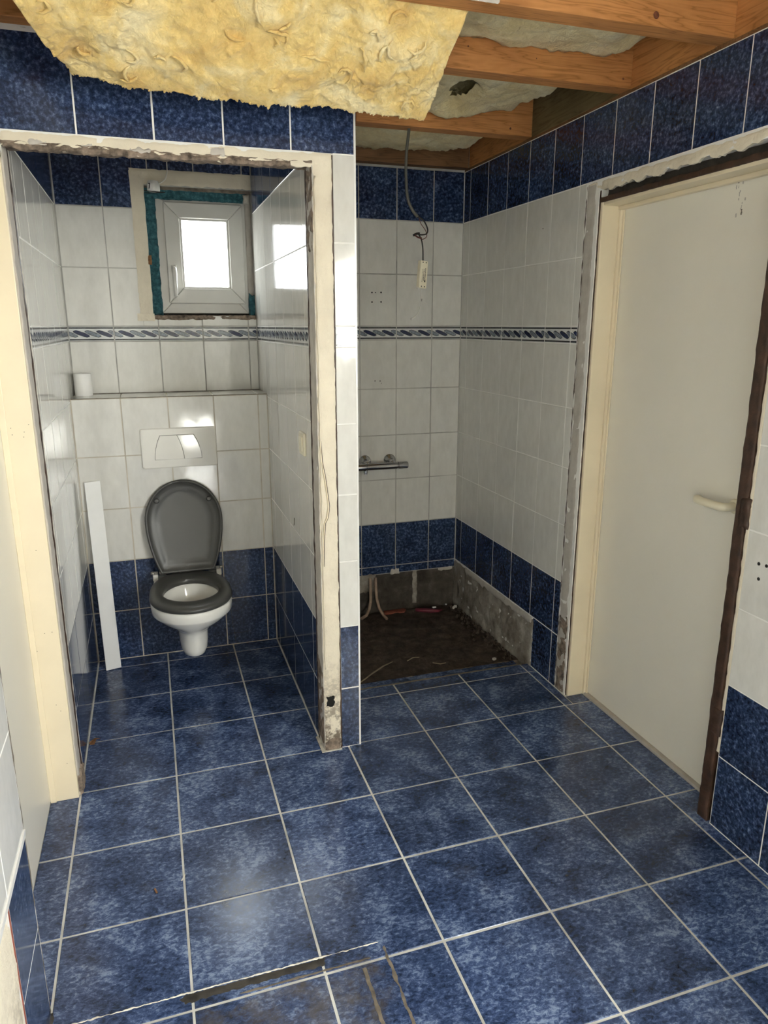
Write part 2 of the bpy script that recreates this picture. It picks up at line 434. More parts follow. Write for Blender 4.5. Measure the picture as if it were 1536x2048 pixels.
def nz(p, s, seed=0.0): return noise.noise(Vector((p[0]*s+seed, p[1]*s-seed*.7, p[2]*s+seed*1.3)))
def fbm(p, s, o=4, seed=0.0):
    v = 0; a = 1; t = 0
    for i in range(o): v += a*nz(p, s*(2**i), seed+i*3.7); t += a; a *= .55
    return v/t
def rough_panel(name, mat, axis, p, u0, u1, v0, v1, parent=None, res=.01, amp=.003, thick=.012, edges=(0, 0, 0, 0), es=28, seed=1.0, vres=None):
    """a slab of plaster / concrete with uneven face; edges = jaggedness of (u0, u1, v0, v1) in metres"""
    U, V, N = AX[axis]
    nu = max(2, int(abs(u1-u0)/res)); nv = max(2, int(abs(v1-v0)/(vres or res)))
    def P(u, v, d):
        if axis == 'y-': q = Vector((u, p, v))
        elif axis in ('x-', 'x+'): q = Vector((p, u, v))
        else: q = Vector((u, v, p))
        return q + N*d
    front = []; back = []
    for i in range(nu+1):
        for j in range(nv+1):
            a = i/nu; b = j/nv
            uu0 = u0 + edges[0]*fbm((0, v0+(v1-v0)*b, seed), es, 4, seed); uu1 = u1 + edges[1]*fbm((3, v0+(v1-v0)*b, seed), es, 4, seed+5)
            u = uu0 + (uu1-uu0)*a
            vv0 = v0 + edges[2]*fbm((7, u, seed), es, 4, seed+9); vv1 = v1 + edges[3]*fbm((11, u, seed), es, 4, seed+14)
            v = vv0 + (vv1-vv0)*b
            q = P(u, v, 0)
            d = amp*fbm(q, 22, 4, seed)
            if i in (0, nu) or j in (0, nv): d -= amp*.5
            front.append(P(u, v, d)); back.append(P(u, v, -thick))
    mb = MB(); mb.v = [tuple(q) for q in front+back]; K = len(front); W = nv+1
    flip = U.cross(V).dot(N) < 0
    sgn_u = 1
    # for 'x-' u increases along +y while U = -y, so winding flips
    flip = flip != (axis == 'x-')
    def add(f): mb.f.append(tuple(reversed(f)) if flip else tuple(f)); mb.m.append(0)
    for i in range(nu):
        for j in range(nv):
            a = i*W+j; add((a, a+W, a+W+1, a+1)); add((K+a, K+a+1, K+a+W+1, K+a+W))
    for i in range(nu):
        a = i*W; add((a, K+a, K+a+W, a+W)); a = i*W+nv; add((a, a+W, K+a+W, K+a))
    for j in range(nv):
        a = j; add((a, a+1, K+a+1, K+a)); a = nu*W+j; add((a, K+a, K+a+1, a+1))
    o = mb.build(name, mat, parent, True)
    return autosmooth(o, 50)

# ================================================================== SETTING
# ---- floor
flo = MB()
flo.box(-.20, 2.13, -4.75, .40, -.30, -.0016)       # room
flo.box(-.20, 1.0, .40, 1.45, -.30, -.0016)         # toilet
flo.box(1.0, 2.13, .40, 1.45, -.30, -.045)          # shower base, opened up
floor = struct(flo.build('floor', 'floor_grout'), 'blue clouded tile floor with light grey grout joints', 'floor')
S = .32
gx = [k*S for k in range(-1, 8)]; gy = [k*S for k in range(-15, 5)]
room_holes = [(-9, 0.0005, -9, -.862), (-9, -.094, -9, 9), (XR, 9, -9, -.80), (2.046, 9, -9, 9), (-9, 9, -9, -4.59),
              (XR, 9, .068, 9), (-9, 9, 0, 9)]
tiles(floor, 'z+', 0, gx, gy, 'floor', room_holes, .0031)
tiles(floor, 'z+', 0, gx, gy, 'floor', [(-9, .004, -9, 9), (XT-.004, 9, -9, 9), (-9, 9, YC-.003, 9), (-9, 9, -9, .0)], .0031)
tiles(floor, 'z+', 0, gx, gy, 'floor', [(-9, XR, -9, 9), (2.046, 9, -9, 9), (-9, 9, -9, .0), (-9, 9, .066, 9)], .0031)
tiles(floor, 'z+', 0, [g for g in gx], gy, 'floor', [(-9, XE, -9, 9), (XR-.003, 9, -9, 9), (-9, 9, -9, .0), (-9, 9, .398, 9)], .0031)

# ---- right wall (with the white door and, further back, the big window)
wr = MB(); xw0, xw1 = XR+.0007, 2.13
wr.box(xw0, xw1, .078, 1.45, -.3, 2.62)
wr.box(xw0, xw1, -.80, .078, 2.056, 2.62)
wr.box(2.104, xw1, -.80, .078, -.3, 2.012)  # unseen backing panel, added behind the door to stop daylight leaking in
wr.box(xw0, xw1, WIN_Y1, -.80, -.3, 2.62)
wr.box(xw0, xw1, WIN_Y0, WIN_Y1, -.3, WIN_Z0)
wr.box(xw0, xw1, WIN_Y0, WIN_Y1, WIN_Z1, 2.62)
wr.box(xw0, xw1, -4.75, WIN_Y0, -.3, 2.62)
wall_right = struct(wr.build('wall_right', 'wall_grout'), 'right wall tiled white and blue around the white door', 'wall')
yj = [1.2137-.2014*k for k in range(0, 29)] + [YB-.001]
tiles(wall_right, 'x-', XR, yj, ROWS, KIND,
      [(-.80, .161, -1, 2.0864), (.372, 2, -1, .2479), (WIN_Y0-.03, WIN_Y1+.03, WIN_Z0-.03, WIN_Z1+.03), (-9, -4.59, -9, 9)])
rough_panel('concrete_patch', 'concrete', 'x-', XR-.003, .368, 1.312, -.05, .244, wall_right, .010, .014, .01, (.02, 0, 0, .008), 24, 3.0)
rough_panel('mortar_ridge', 'plaster_grey', 'x-', XR-.007, .385, 1.14, .210, .2435, wall_right, .008, .010, .008, (.02, .02, .014, .006), 30, 8.0)
for (y, z) in ((-.853, .907), (-.880, .909), (-.859, .863)):
    MB().lathe((XR+.002, y, z), (-1, 0, 0), [(0, .005), (.0028, .005)], 14).build('drill_hole', 'dark_hole', wall_right)
MB().lathe((XR+.002, .47, 1.965), (-1, 0, 0), [(0, .0025), (.0028, .0025)], 10).build('drill_hole', 'dark_hole', wall_right)

MB().box(XR-.001, XR+.03, -4.5, YB, 2.3325, 2.3445).build('top_strip', 'joist_wood_dark', wall_right)

# ---- back wall (shower and toilet, one outer wall) with the toilet window opening
WX0, WX1, WZ0, WZ1 = .378, .866, 1.615, 2.185
wb = MB(); yw0, yw1 = YB+.0007, 1.45
wb.box(-.15, WX0, yw0, yw1, -.3, 2.62)
wb.box(WX0, WX1, yw0, yw1, -.3, WZ0)
wb.box(WX0, WX1, yw0, yw1, WZ1, 2.62)
wb.box(WX1, 2.13, yw0, yw1, .2, 2.62)
wb.box(WX1, 2.13, yw0+.014, yw1, -.3, .2)
wall_back = struct(wb.build('wall_back', 'grout_grey'), 'back wall of the shower corner and toilet, white and blue tiles', 'wall')
tiles(wall_back, 'y-', YB, [XE+.001, 1.1926, 1.3931, 1.5936, 1.7936, XR-.001], ROWS, KIND, [(-9, 9, -9, .203)])
tiles(wall_back, 'y-', YB, [.001, .198, .400, .603, .822, XT-.001], ROWS, KIND,
      [(-9, 9, -9, 1.258), (WX0-.045, WX1, WZ0, WZ1+.05)])
rough_panel('concrete_patch', 'concrete_dark', 'y-', YB+.004, XE, XR, -.05, .204, wall_back, .014, .006, .008, (0, 0, 0, .01), 26, 5.0)
rough_panel('mortar_lump', 'concrete', 'y-', YB-.004, 1.375, 1.475, .10, .205, wall_back, .008, .008, .012, (.01, .01, .02, .015), 40, 2.0)
rough_panel('mortar_lump', 'concrete', 'y-', YB-.003, 1.70, 1.725, .0, .20, wall_back, .008, .006, .012, (.008, .008, .01, .01), 40, 6.0)
rough_panel('mortar_lump', 'plaster_grey', 'y-', YB-.006, 1.565, 1.615, .195, .225, wall_back, .006, .008, .012, (.008, .008, .006, .015), 60, 7.0)
rough_panel('mortar_lump', 'plaster_grey', 'y-', YB-.003, 1.86, 1.945, .185, .205, wall_back, .006, .008, .012, (.01, .01, .01, .008), 60, 9.0)
for (x, z, r) in ((1.460, 1.735, .0042), (1.479, 1.735, .003), (1.509, 1.736, .0045), (1.460, 1.688, .0042), (1.509, 1.689, .0042),
                  (1.475, 1.287, .003), (1.503, 1.286, .003), (1.511, 1.274, .002)):
    MB().lathe((x, YB+.002, z), (0, -1, 0), [(0, r), (.0028, r)], 14).build('drill_hole', 'dark_hole', wall_back)

# ---- partition between toilet and shower, with the stripped toilet doorway
wf = MB()
wf.box(XT+.0007, XE-.0007, .0, YB+.005, -.3, 2.345)
wf.box(.934, XE-.0007, YF+.0007, .0, -.3, 2.345)
wf.box(XT+.008, .94, YF+.004, .0, -.3, 2.345)
wf.box(-.004, XT+.01, YF+.0007, .092, 2.070, 2.345)
wall_front = struct(wf.build('wall_front', 'wall_grout'), 'partition between toilet and shower with a stripped toilet doorway', 'wall')
tiles(wall_front, 'y-', YF, [-.004, .196, .404, .602, .803, XE], [ROWS[9], ROWS[10]], ['blue'])
tiles(wall_front, 'y-', YF, [.932, XE], ROWS[:10], KIND[:9])
tiles(wall_front, 'x+', XE, [YF+.004, .18, .382, .583, .785, .986, 1.188, YB-.001], ROWS, KIND, [(.40, 2, -1, .2479)])
# toilet side of the partition
YT0 = .092
tyj = [YT0, .152, .353, .555, .757, .958, 1.160, YB-.001]
tiles(wall_front, 'x-', XT, tyj, ROWS, KIND, [(YC, 2, -1, 1.256)])
MB().box(XE-.006, XE+.0006, YF-.0008, YF+.006, 0, 2.33).build('edge_strip', 'plastic_white', wall_front)
rough_panel('wall_top_plaster', 'plaster_grey', 'y-', YF+.002, -.004, XE-.004, 2.332, 2.348, wall_front, .012, .006, .012, (0, 0, .004, .006), 30, 4.0)

# ---- toilet left wall / left wall of the room with the left door recess
wl = MB(); xl = -.0007
wl.box(-.17, xl, -.004, 1.45, -.3, 2.62)
wl.box(-.17, xl, -.862, -.004, 2.03, 2.62)
wl.box(-.17, -.135, -.862, -.004, -.3, 2.03)  # unseen panel added behind the left door as a light block
wl.box(-.17, xl, -4.75, -.862, -.3, 2.62)
wall_left = struct(wl.build('wall_left', 'wall_grout'), 'left wall, tiled in the toilet and beside the left door', 'wall')
tiles(wall_left, 'x+', 0, [.090, .162, .364, .565, .767, .968, 1.169, YB-.001], ROWS, KIND, [(YC, 2, -1, 1.256)])
nib = [-.866 - .2014*k for k in range(0, 19)]
tiles(wall_left, 'x+', 0, nib, ROWS, KIND, [(-9, -1.07, -9, .498), (-9, -4.59, -9, 9)])
rough_panel('bare_plaster', 'cream_plaster', 'x+', .001, -2.2, -1.075, 0, .49, wall_left, .025, .004, .004, (0, .01, 0, .006), 20, 12.0)
MB().box(-.007, .0004, -1.078, -1.0705, 0, .497).build('tile_edge', 'terracotta', wall_left)
rough_panel('tile_edge', 'residue', 'x+', .0, -.867, -.858, 0, 2.1, wall_left, .004, .002, .006, (.003, .003, 0, 0), 40, 15.0, .012)
MB().box(-.004, .0028, -2.2, -.866, .4935, .5075).build('white_edge_strip', 'plastic_white', wall_left)

# ---- boxed-in cistern wall with the tiled shelf
wc = MB()
wc.box(xl, XT+.0015, YC+.0007, YB+.004, -.01, 1.2565)
wall_c = struct(wc.build('wall_cistern', 'grout_tan'), 'tiled boxed-in cistern wall with a narrow shelf behind the toilet', 'wall')
cx_j = [.001, .207, .409, .614, .820, XT-.001]
CR = [0, .2479, .4982, .7494, .9952, 1.2555]
tiles(wall_c, 'y-', YC, cx_j, CR, KIND)
tiles(wall_c, 'z+', 1.258, cx_j, [YC+.002, YB-.002], ['white'])
MB().box(.002, XT-.002, YB-.004, YB-.0005, 1.2575, 1.2605).box(.002, XT-.002, YC-.0006, YC+.0016, 1.2555, 1.2585).build('stained_joint', 'residue', wall_c)
# crack in the lower tile right of the toilet
MB().tube([(.640, YC-.0006, .19), (.645, YC-.0006, .10), (.652, YC-.0006, .055), (.655, YC-.0006, .01)], .0009, 5).build('tile_crack', 'ink', wall_c)
MB().tube([(.632, YC-.0006, .062), (.68, YC-.0006, .060), (.735, YC-.0006, .064)], .0007, 5).build('tile_crack', 'ink', wall_c)

# ---- rear wall behind the camera and roof deck
struct(MB().box(-.17, RW[0], -4.75, REAR_Y, -.3, 2.62).box(RW[1], 2.13, -4.75, REAR_Y, -.3, 2.62).box(RW[0], RW[1], -4.75, REAR_Y, -.3, RW[2]).box(RW[0], RW[1], -4.75, REAR_Y, RW[3], 2.62).build('wall_rear', 'room_plaster'), 'plain plastered wall behind the viewer', 'wall')
ceil_o = struct(MB().box(-.17, 2.13, -4.75, 1.45, 2.60, 2.66).build('ceiling', 'roof_board'), 'dark underside of the roof above the open joists', 'ceiling')

# ================================================================== STRIPPED TRIMS
# toilet doorway: cream paint and plaster left after the architrave was taken off
t1 = empty('trim_1'); struct(t1, 'chipped cream plaster edge around the toilet doorway', 'trim')
rough_panel('header_face', 'cream_plaster', 'y-', YF-.001, .0, .931, 2.046, 2.0862, t1, .006, .006, .012, (0, 0, .018, .002), 26, 21.0)
rough_panel('post_face', 'cream_plaster', 'y-', YF-.001, .868, .9305, .004, 2.0862, t1, .006, .005, .012, (.006, .003, 0, 0), 20, 23.0)
# reveal of the post (faces the opening)
rough_panel('post_reveal', 'plaster_grey', 'x-', XT-.0012, YF+.002, .074, .0, 2.06, t1, .008, .004, .008, (.002, .004, 0, 0), 20, 25.0)
rough_panel('reveal_gap', 'brown_wood_raw', 'x-', XT-.0022, .070, .0885, .0, 2.06, t1, .006, .003, .006, (.004, .002, 0, 0), 30, 27.0, .01)
rough_panel('post_gap', 'brown_wood_raw', 'y-', YF+.0002, .9285, .9335, .0, 2.083, t1, .004, .002, .006, (.003, .002, 0, 0), 40, 28.0, .012)  # brown line at the joint, its dark colour also draws the shading there
# ragged underside of the header
ph = MB(); nxs, nys = 150, 14
for i in range(nxs+1):
    for j in range(nys+1):
        x = .0 + .868*i/nxs; y = YF + .004 + .098*j/nys
        z = 2.055 + .010*fbm((x, y*1.5, 1), 30, 5, 2.0) - (.006 if j in (0,) else 0)
        ph.v.append((x, y, z))
for i in range(nxs):
    for j in range(nys):
        a = i*(nys+1)+j; ph.f.append((a, a+1, a+nys+2, a+nys+1)); ph.m.append(0)
def solidify(o, t, off=-1):
    m = o.modifiers.new('thick', 'SOLIDIFY'); m.thickness = t; m.offset = off; return o
solidify(ph.build('header_underside', 'plaster_brown', t1, True), .012, -1)
rough_panel('broken_mortar', 'plaster_brown', 'y-', YF-.004, .005, .80, 2.040, 2.058, t1, .005, .009, .010, (0, 0, .012, .012), 40, 29.0)
for k, (x, z, w, h) in enumerate(((.07, 2.058, .05, .02), (.33, 2.056, .06, .018), (.56, 2.066, .045, .026), (.20, 2.060, .035, .012))):
    rough_panel('plaster_chip', 'plaster_grey', 'y-', YF-.004, x, x+w, z-h/2, z+h/2, t1, .005, .008, .01, (.012, .012, .008, .012), 60, 31.0+k)
# peeling ridge down the post and broken foot
pts = []
for i in range(140):
    z = .34 + 1.68*i/139
    pts.append((.8735 + .004*fbm((1, 2, z), 14, 3), YF-.003-.0015*fbm((4, 2, z), 30, 3), z))
MB().tube(pts, [.0022+.002*abs(fbm((9, 1, p[2]), 30, 3)) for p in pts], 6).build('paint_ridge', 'cream_plaster', t1, True)
crk = [(.872, 1.19), (.876, 1.12), (.886, 1.06), (.893, 1.00), (.897, .96), (.892, .92), (.882, .90), (.876, .83), (.874, .74)]
MB().tube([(x, YF-.0045, z) for x, z in crk], [.001, .002, .0025, .0025, .003, .003, .0025, .002, .001], 6).build('paint_flake', 'cream_paint', t1, True)
MB().tube([(x+.0035, YF-.0035, z) for x, z in crk], [.0006, .001, .0014, .0016, .002, .002, .0016, .001, .0006], 5).build('paint_crack', 'brown_wood_raw', t1, True)
rough_panel('foot_hole', 'dark_hole', 'y-', YF-.0045, .876, .906, .185, .225, t1, .003, .003, .006, (.012, .012, .012, .014), 70, 41.0)
rough_panel('foot_rubble', 'plaster_brown', 'y-', YF-.006, .868, .925, .0, .045, t1, .004, .010, .014, (.006, .006, 0, .03), 60, 43.0)
rough_panel('mould_patch', 'plaster_brown', 'x-', XT-.002, YF+.003, .072, .02, .36, t1, .006, .006, .004, (.004, .02, 0, .08), 22, 45.0)
MB().box(.852, .866, YF-.004, YF+.10, 0, .004).box(.852, .93, YF-.012, YF-.004, 0, .004).build('grout_strip', 'sealant', t1)
rough_panel('header_corner_chip', 'plaster_brown', 'x-', XT-.002, YF+.003, .065, 1.80, 2.05, t1, .006, .007, .004, (.01, .012, .05, 0), 26, 47.0)
# left side of the doorway: bare strip between the left door frame and the toilet tiles
t2 = empty('trim_2'); struct(t2, 'bare lilac-grey plaster strip between left door frame and toilet tiles', 'trim')
rough_panel('plaster_strip', 'plaster_grey', 'x+', .002, YF+.002, .066, .0, 2.06, t2, .007, .003, .006, (.002, .004, 0, 0), 24, 51.0, .012)
rough_panel('strip_gap', 'brown_wood_raw', 'x+', .0042, .060, .080, .0, 2.06, t2, .005, .003, .004, (.004, .003, 0, 0), 30, 53.0, .012)
rough_panel('filler_edge', 'sealant', 'x+', .0045, .078, .0905, .0, 2.06, t2, .002, .002, .006, (.004, .001, 0, 0), 60, 55.0, .008)
rough_panel('foot_rubble', 'plaster_brown', 'x+', .010, YF+.0, .075, .0, .07, t2, .004, .010, .012, (.006, .006, 0, .05), 60, 57.0)

# ================================================================== RIGHT DOOR
d1 = empty('door_1'); struct(d1, 'flat off-white door with cream lever handle in right wall', 'door')
bevel(MB().box(2.062, 2.100, -.752, .0605, .012, 2.006).build('leaf', 'door_paint', d1), .002)
MB().box(2.046, 2.100, -.79, .062, -.004, .010).build('threshold', 'plaster_grey', d1)
# far jamb: cream board with stop bead
bevel(MB().box(1.972, 2.062, .064, .079, .0, 2.012).build('jamb', 'cream_paint', d1), .0015)
bevel(MB().box(2.044, 2.061, .054, .064, .004, 2.004).build('stop_bead', 'cream_paint', d1), .002)
bevel(MB().box(2.054, 2.0605, .046, .054, .004, 1.998).build('stop_bead', 'cream_paint', d1), .0015)
# head
bevel(MB().box(1.976, 2.100, -.79, .078, 1.998, 2.012).build('head', 'cream_paint', d1), .0015)
bevel(MB().box(2.040, 2.061, -.79, .064, 1.984, 1.998).build('head_stop', 'cream_paint', d1), .002)
rough_panel('head_gap', 'residue_dark', 'x-', 2.000, -.80, .10, 2.010, 2.062, d1, .008, .010, .08, (0, 0, 0, 0), 30, 61.0)
rough_panel('head_edge', 'brown_wood_raw', 'x-', 1.968, -.79, .085, 2.0085, 2.026, d1, .006, .005, .03, (0, 0, .002, .006), 30, 62.0)
# near jamb: bare dark brown wood
rough_panel('bare_jamb', 'brown_wood_raw', 'x-', 1.955, -.789, -.748, .0, 2.01, d1, .005, .005, .05, (.003, .004, 0, 0), 22, 63.0, .012)
rough_panel('jamb_paint_edge', 'cream_plaster', 'x-', 1.962, -.749, -.7435, .0, 2.01, d1, .003, .002, .04, (.002, .002, 0, 0), 60, 65.0, .01)
MB().box(1.975, 2.100, -.79, -.752, 0, 2.012).build('jamb', 'brown_wood_raw', d1)
for z in (.36, 1.04):
    rough_panel('keep_plate', 'brown_wood_raw', 'x-', 1.951, -.80, -.765, z-.045, z+.045, d1, .005, .007, .01, (.006, .006, .01, .01), 50, 66+z)
# lever handle
hp = [(2.062, -.640, 1.018), (2.045, -.640, 1.018), (2.026, -.639, 1.018), (2.015, -.632, 1.018), (2.012, -.615, 1.018),
      (2.012, -.58, 1.018), (2.012, -.545, 1.018), (2.015, -.525, 1.018), (2.024, -.515, 1.018), (2.036, -.513, 1.018)]
hd = MB().tube(hp, [.0138]*9 + [.011], 14).build('door_handle', 'ivory_plastic', d1, True)
tag(hd, 'cream plastic lever handle')
MB().lathe((2.0625, -.640, 1.018), (-1, 0, 0), [(0, .024), (.004, .024), (.007, .020), (.007, .010)], 22).build('handle_rose', 'ivory_plastic', hd, True)
for k in range(16):
    y = -.515 + random.gauss(0, .012); z = 1.93 + random.uniform(-.045, .055)
    rough_panel('paint_flake', 'plaster_grey' if k % 4 else 'residue', 'x-', 2.0615, y, y+random.uniform(.002, .005), z, z+random.uniform(.005, .014), d1, .002, .0006, .0006, (.002, .002, .002, .002), 200, 70.0+k)

# bare plaster round the right door
t3 = empty('trim_3'); struct(t3, 'bare grey plaster band around the right door frame', 'trim')
rough_panel('plaster_strip', 'plaster_grey', 'x-', XR-.0005, .094, .156, .0, 2.083, t3, .008, .004, .01, (.004, .003, 0, 0), 20, 81.0, .012)
rough_panel('plaster_head', 'cream_plaster', 'x-', XR-.0005, -.80, .150, 2.050, 2.083, t3, .006, .005, .012, (0, 0, .022, .0), 26, 83.0)
rough_panel('strip_gap', 'brown_wood_raw', 'x-', XR+.0002, .153, .1625, .0, 2.083, t3, .004, .002, .005, (.003, .002, 0, 0), 40, 85.0, .012)
rough_panel('jamb_gap_shade', 'brown_wood_raw', 'x-', XR+.004, .076, .097, .0, 2.05, t3, .005, .004, .006, (.002, .004, 0, 0), 30, 87.0, .012)  # dark strip standing in for the shadow between plaster and jamb
rough_panel('broken_plaster', 'plaster_brown', 'x-', XR-.001, .086, .152, .0, .36, t3, .006, .010, .006, (.006, .01, 0, .06), 30, 89.0)
rough_panel('edge_paint', 'cream_plaster', 'x-', XR-.0015, -.803, -.7915, .26, 2.05, t3, .004, .002, .01, (.001, .006, 0, 0), 30, 91.0, .01)

# ================================================================== LEFT DOOR
d2 = empty('door_2'); struct(d2, 'grey-white flat door with cream frame in left wall', 'door')
bevel(MB().box(-.130, -.0925, -.858, -.026, .006, 2.02).build('leaf', 'door_paint', d2), .002)
bevel(MB().box(-.0925, -.0035, -.026, -.004, .0, 2.03).build('jamb', 'cream_paint', d2), .0015)
bevel(MB().box(-.0925, -.074, -.031, -.026, .0, 2.02).build('stop_bead', 'cream_paint', d2), .0015)
MB().box(-.0925, -.0035, -.858, -.004, 2.015, 2.03).build('head', 'cream_paint', d2)
MB().box(-.0925, -.010, -.862, -.856, 0, 2.02).build('jamb', 'cream_paint', d2)
for k in range(14):
    z = random.uniform(.1, 1.5); x = random.uniform(-.088, -.01)
    MB().lathe((x, -.0255, z), (0, -1, 0), [(0, .0016), (.0008, .0013)], 7).build('paint_chip', 'residue', d2)

# ================================================================== TOILET WINDOW
w1 = empty('window_1'); struct(w1, 'small white plastic tilt window above the toilet', 'window')
YW = 1.352   # room face of the frame
FX0, FX1, FZ0, FZ1 = .424, .838, 1.628, 2.172
def frame(name, x0, x1, z0, z1, w, y0, y1, mat, parent, bev=.003):
    mb = MB()
    def mitre(a, b, c, d):
        # one bar as a prism between outer edge a-b and inner edge d-c
        n = len(mb.v)
        mb.v += [(a[0], y0, a[1]), (b[0], y0, b[1]), (c[0], y0, c[1]), (d[0], y0, d[1]),
                 (a[0], y1, a[1]), (b[0], y1, b[1]), (c[0], y1, c[1]), (d[0], y1, d[1])]
        for f in ((0,1,2,3),(7,6,5,4),(0,4,5,1),(1,5,6,2),(2,6,7,3),(3,7,4,0)):
            mb.f.append(tuple(n+i for i in f)); mb.m.append(0)
    O = [(x0,z0),(x1,z0),(x1,z1),(x0,z1)]; I = [(x0+w,z0+w),(x1-w,z0+w),(x1-w,z1-w),(x0+w,z1-w)]
    for i in range(4): mitre(O[i], O[(i+1) % 4], I[(i+1) % 4], I[i])
    return bevel(mb.build(name, mat, parent), bev)
frame('window_frame', FX0, FX1, FZ0, FZ1, .056, YW, 1.415, 'upvc', w1)
sash = frame('sash', .461, .824, 1.674, 2.128, .068, YW-.016, 1.400, 'upvc', w1, .004)
frame('glazing_bead', .527, .758, 1.740, 2.062, .012, YW-.008, 1.390, 'upvc', sash, .002)
frame('gasket', .537, .748, 1.750, 2.052, .0025, YW+.004, 1.380, 'ink', sash, .0005)
MB().box(.530, .755, YW+.010, YW+.014, 1.743, 2.060).build('pane', 'pane_dimmed', sash)
MB().box(.533, .752, YW+.020, YW+.024, 1.868, 1.871).build('glazing_bar', 'plaster_grey', sash)
# handle
hb = bevel(MB().box(.479, .503, YW-.026, YW-.016, 1.815, 1.848).build('window_handle', 'plastic_white', sash), .004)
autosmooth(MB().tube([(.491, YW-.022, 1.832), (.491, YW-.045, 1.830), (.491, YW-.052, 1.815), (.491, YW-.052, 1.76), (.492, YW-.050, 1.705)],
          [.011, .011, .011, .0095, .0085], 10).build('grip', 'plastic_white', hb))
# gap filler and stripped surround
def foam(name, x0, x1, z0, z1, y, seed, e=(.004, .004, .004, .004)):
    return rough_panel(name, 'foam_teal', 'y-', y, x0, x1, z0, z1, w1, .005, .016, .05, e, 40, seed)
foam('foam_strip', .375, .428, 1.618, 2.168, YW-.006, 101.0)
foam('foam_strip', .375, .845, 2.138, 2.188, YW-.010, 102.0)
foam('foam_strip', .838, .868, 1.60, 1.72, YW-.025, 103.0, (.006, .002, .004, .02))
rough_panel('filler_strip', 'plaster_grey', 'y-', YW-.004, .838, .866, 1.70, 2.17, w1, .006, .010, .04, (.002, 0, .01, .004), 30, 104.0)
rough_panel('filler_lump', 'sealant', 'y-', YW-.02, .832, .862, 2.135, 2.175, w1, .004, .012, .02, (.008, .004, .008, .008), 40, 105.0)
rough_panel('surround_side', 'cream_plaster', 'y-', YB-.004, .322, .381, 1.622, 2.252, w1, .008, .005, .012, (.004, .005, 0, 0), 16, 106.0)
rough_panel('surround_foot', 'cream_plaster', 'y-', YB-.005, .308, .386, 1.592, 1.625, w1, .006, .003, .012, (.003, .003, .003, .002), 30, 107.0)
rough_panel('surround_head', 'cream_plaster', 'y-', YB-.004, .322, XT-.002, 2.190, 2.254, w1, .008, .006, .012, (0, 0, .012, .003), 26, 108.0)
rough_panel('lintel_edge', 'residue', 'y-', YB+.004, .40, XT-.002, 2.172, 2.196, w1, .008, .008, .012, (0, 0, .008, .004), 30, 109.0)
rough_panel('broken_sill', 'plaster_brown', 'y-', YB-.003, .374, XT-.001, 1.596, 1.619, w1, .006, .008, .03, (0, 0, .003, .006), 50, 110.0)
rough_panel('wood_plug', 'leaf_brown', 'y-', YB-.004, .376, .392, 1.845, 1.885, w1, .004, .004, .02, (.003, .004, .004, .004), 40, 111.0)
# reveal behind the stripped edge
MB().box(.3705, .3790, YB+.002, 1.43, 1.60, 2.19).box(.3705, XT, YB+.002, 1.43, 2.183, 2.192).box(.3705, XT, YB+.01, 1.43, 1.600, 1.617).build('reveal_lining', 'residue', w1)
MB().box(.838, .868, 1.36, 1.44, 1.60, 2.19).box(.37, .428, 1.375, 1.44, 1.60, 2.19).box(.37, .868, 1.375, 1.44, 2.165, 2.20).box(.37, .868, 1.375, 1.44, 1.59, 1.632).build('gap_filler', 'residue_dark', w1)

# big window in the right wall beside the viewer
w2 = empty('window_2'); struct(w2, 'large bright window in the right wall beside the viewer', 'window')
def frame_x(name, y0, y1, z0, z1, w, x0, x1, mat, parent):
    return bevel(MB().box(x0, x1, y0, y0+w, z0, z1).box(x0, x1, y1-w, y1, z0, z1).box(x0, x1, y0+w, y1-w, z0, z0+w).box(x0, x1, y0+w, y1-w, z1-w, z1).build(name, mat, parent), .003)
frame_x('window_frame', WIN_Y0, WIN_Y1, WIN_Z0, WIN_Z1, .055, 2.00, 2.07, 'plastic_white', w2)
ym = (WIN_Y0+WIN_Y1)/2
MB().box(2.005, 2.065, ym-.03, ym+.03, WIN_Z0+.055, WIN_Z1-.055).build('mullion', 'plastic_white', w2)
for a, b_ in ((WIN_Y0+.05, ym-.025), (ym+.025, WIN_Y1-.05)):
    MB().box(2.030, 2.034, a, b_, WIN_Z0+.05, WIN_Z1-.05).build('pane', 'pane_glass', w2)
MB().box(1.93, 2.0, WIN_Y0-.03, WIN_Y1+.03, WIN_Z0-.03, WIN_Z0).build('window_sill', 'plastic_white', w2)

w3 = empty('window_3'); struct(w3, 'low wide window in the wall behind the viewer', 'window')
frame_y = bevel(MB().box(RW[0], RW[0]+.04, REAR_Y-.09, REAR_Y-.03, RW[2], RW[3]).box(RW[1]-.04, RW[1], REAR_Y-.09, REAR_Y-.03, RW[2], RW[3]).box(RW[0]+.04, RW[1]-.04, REAR_Y-.09, REAR_Y-.03, RW[2], RW[2]+.04).box(RW[0]+.04, RW[1]-.04, REAR_Y-.09, REAR_Y-.03, RW[3]-.04, RW[3]).build('window_frame', 'plastic_white', w3), .003)
MB().box((RW[0]+RW[1])/2-.015, (RW[0]+RW[1])/2+.015, REAR_Y-.085, REAR_Y-.035, RW[2]+.04, RW[3]-.04).build('mullion', 'plastic_white', w3)
MB().box(RW[0]+.03, RW[1]-.03, REAR_Y-.062, REAR_Y-.058, RW[2]+.03, RW[3]-.03).build('pane', 'pane_glass', w3)

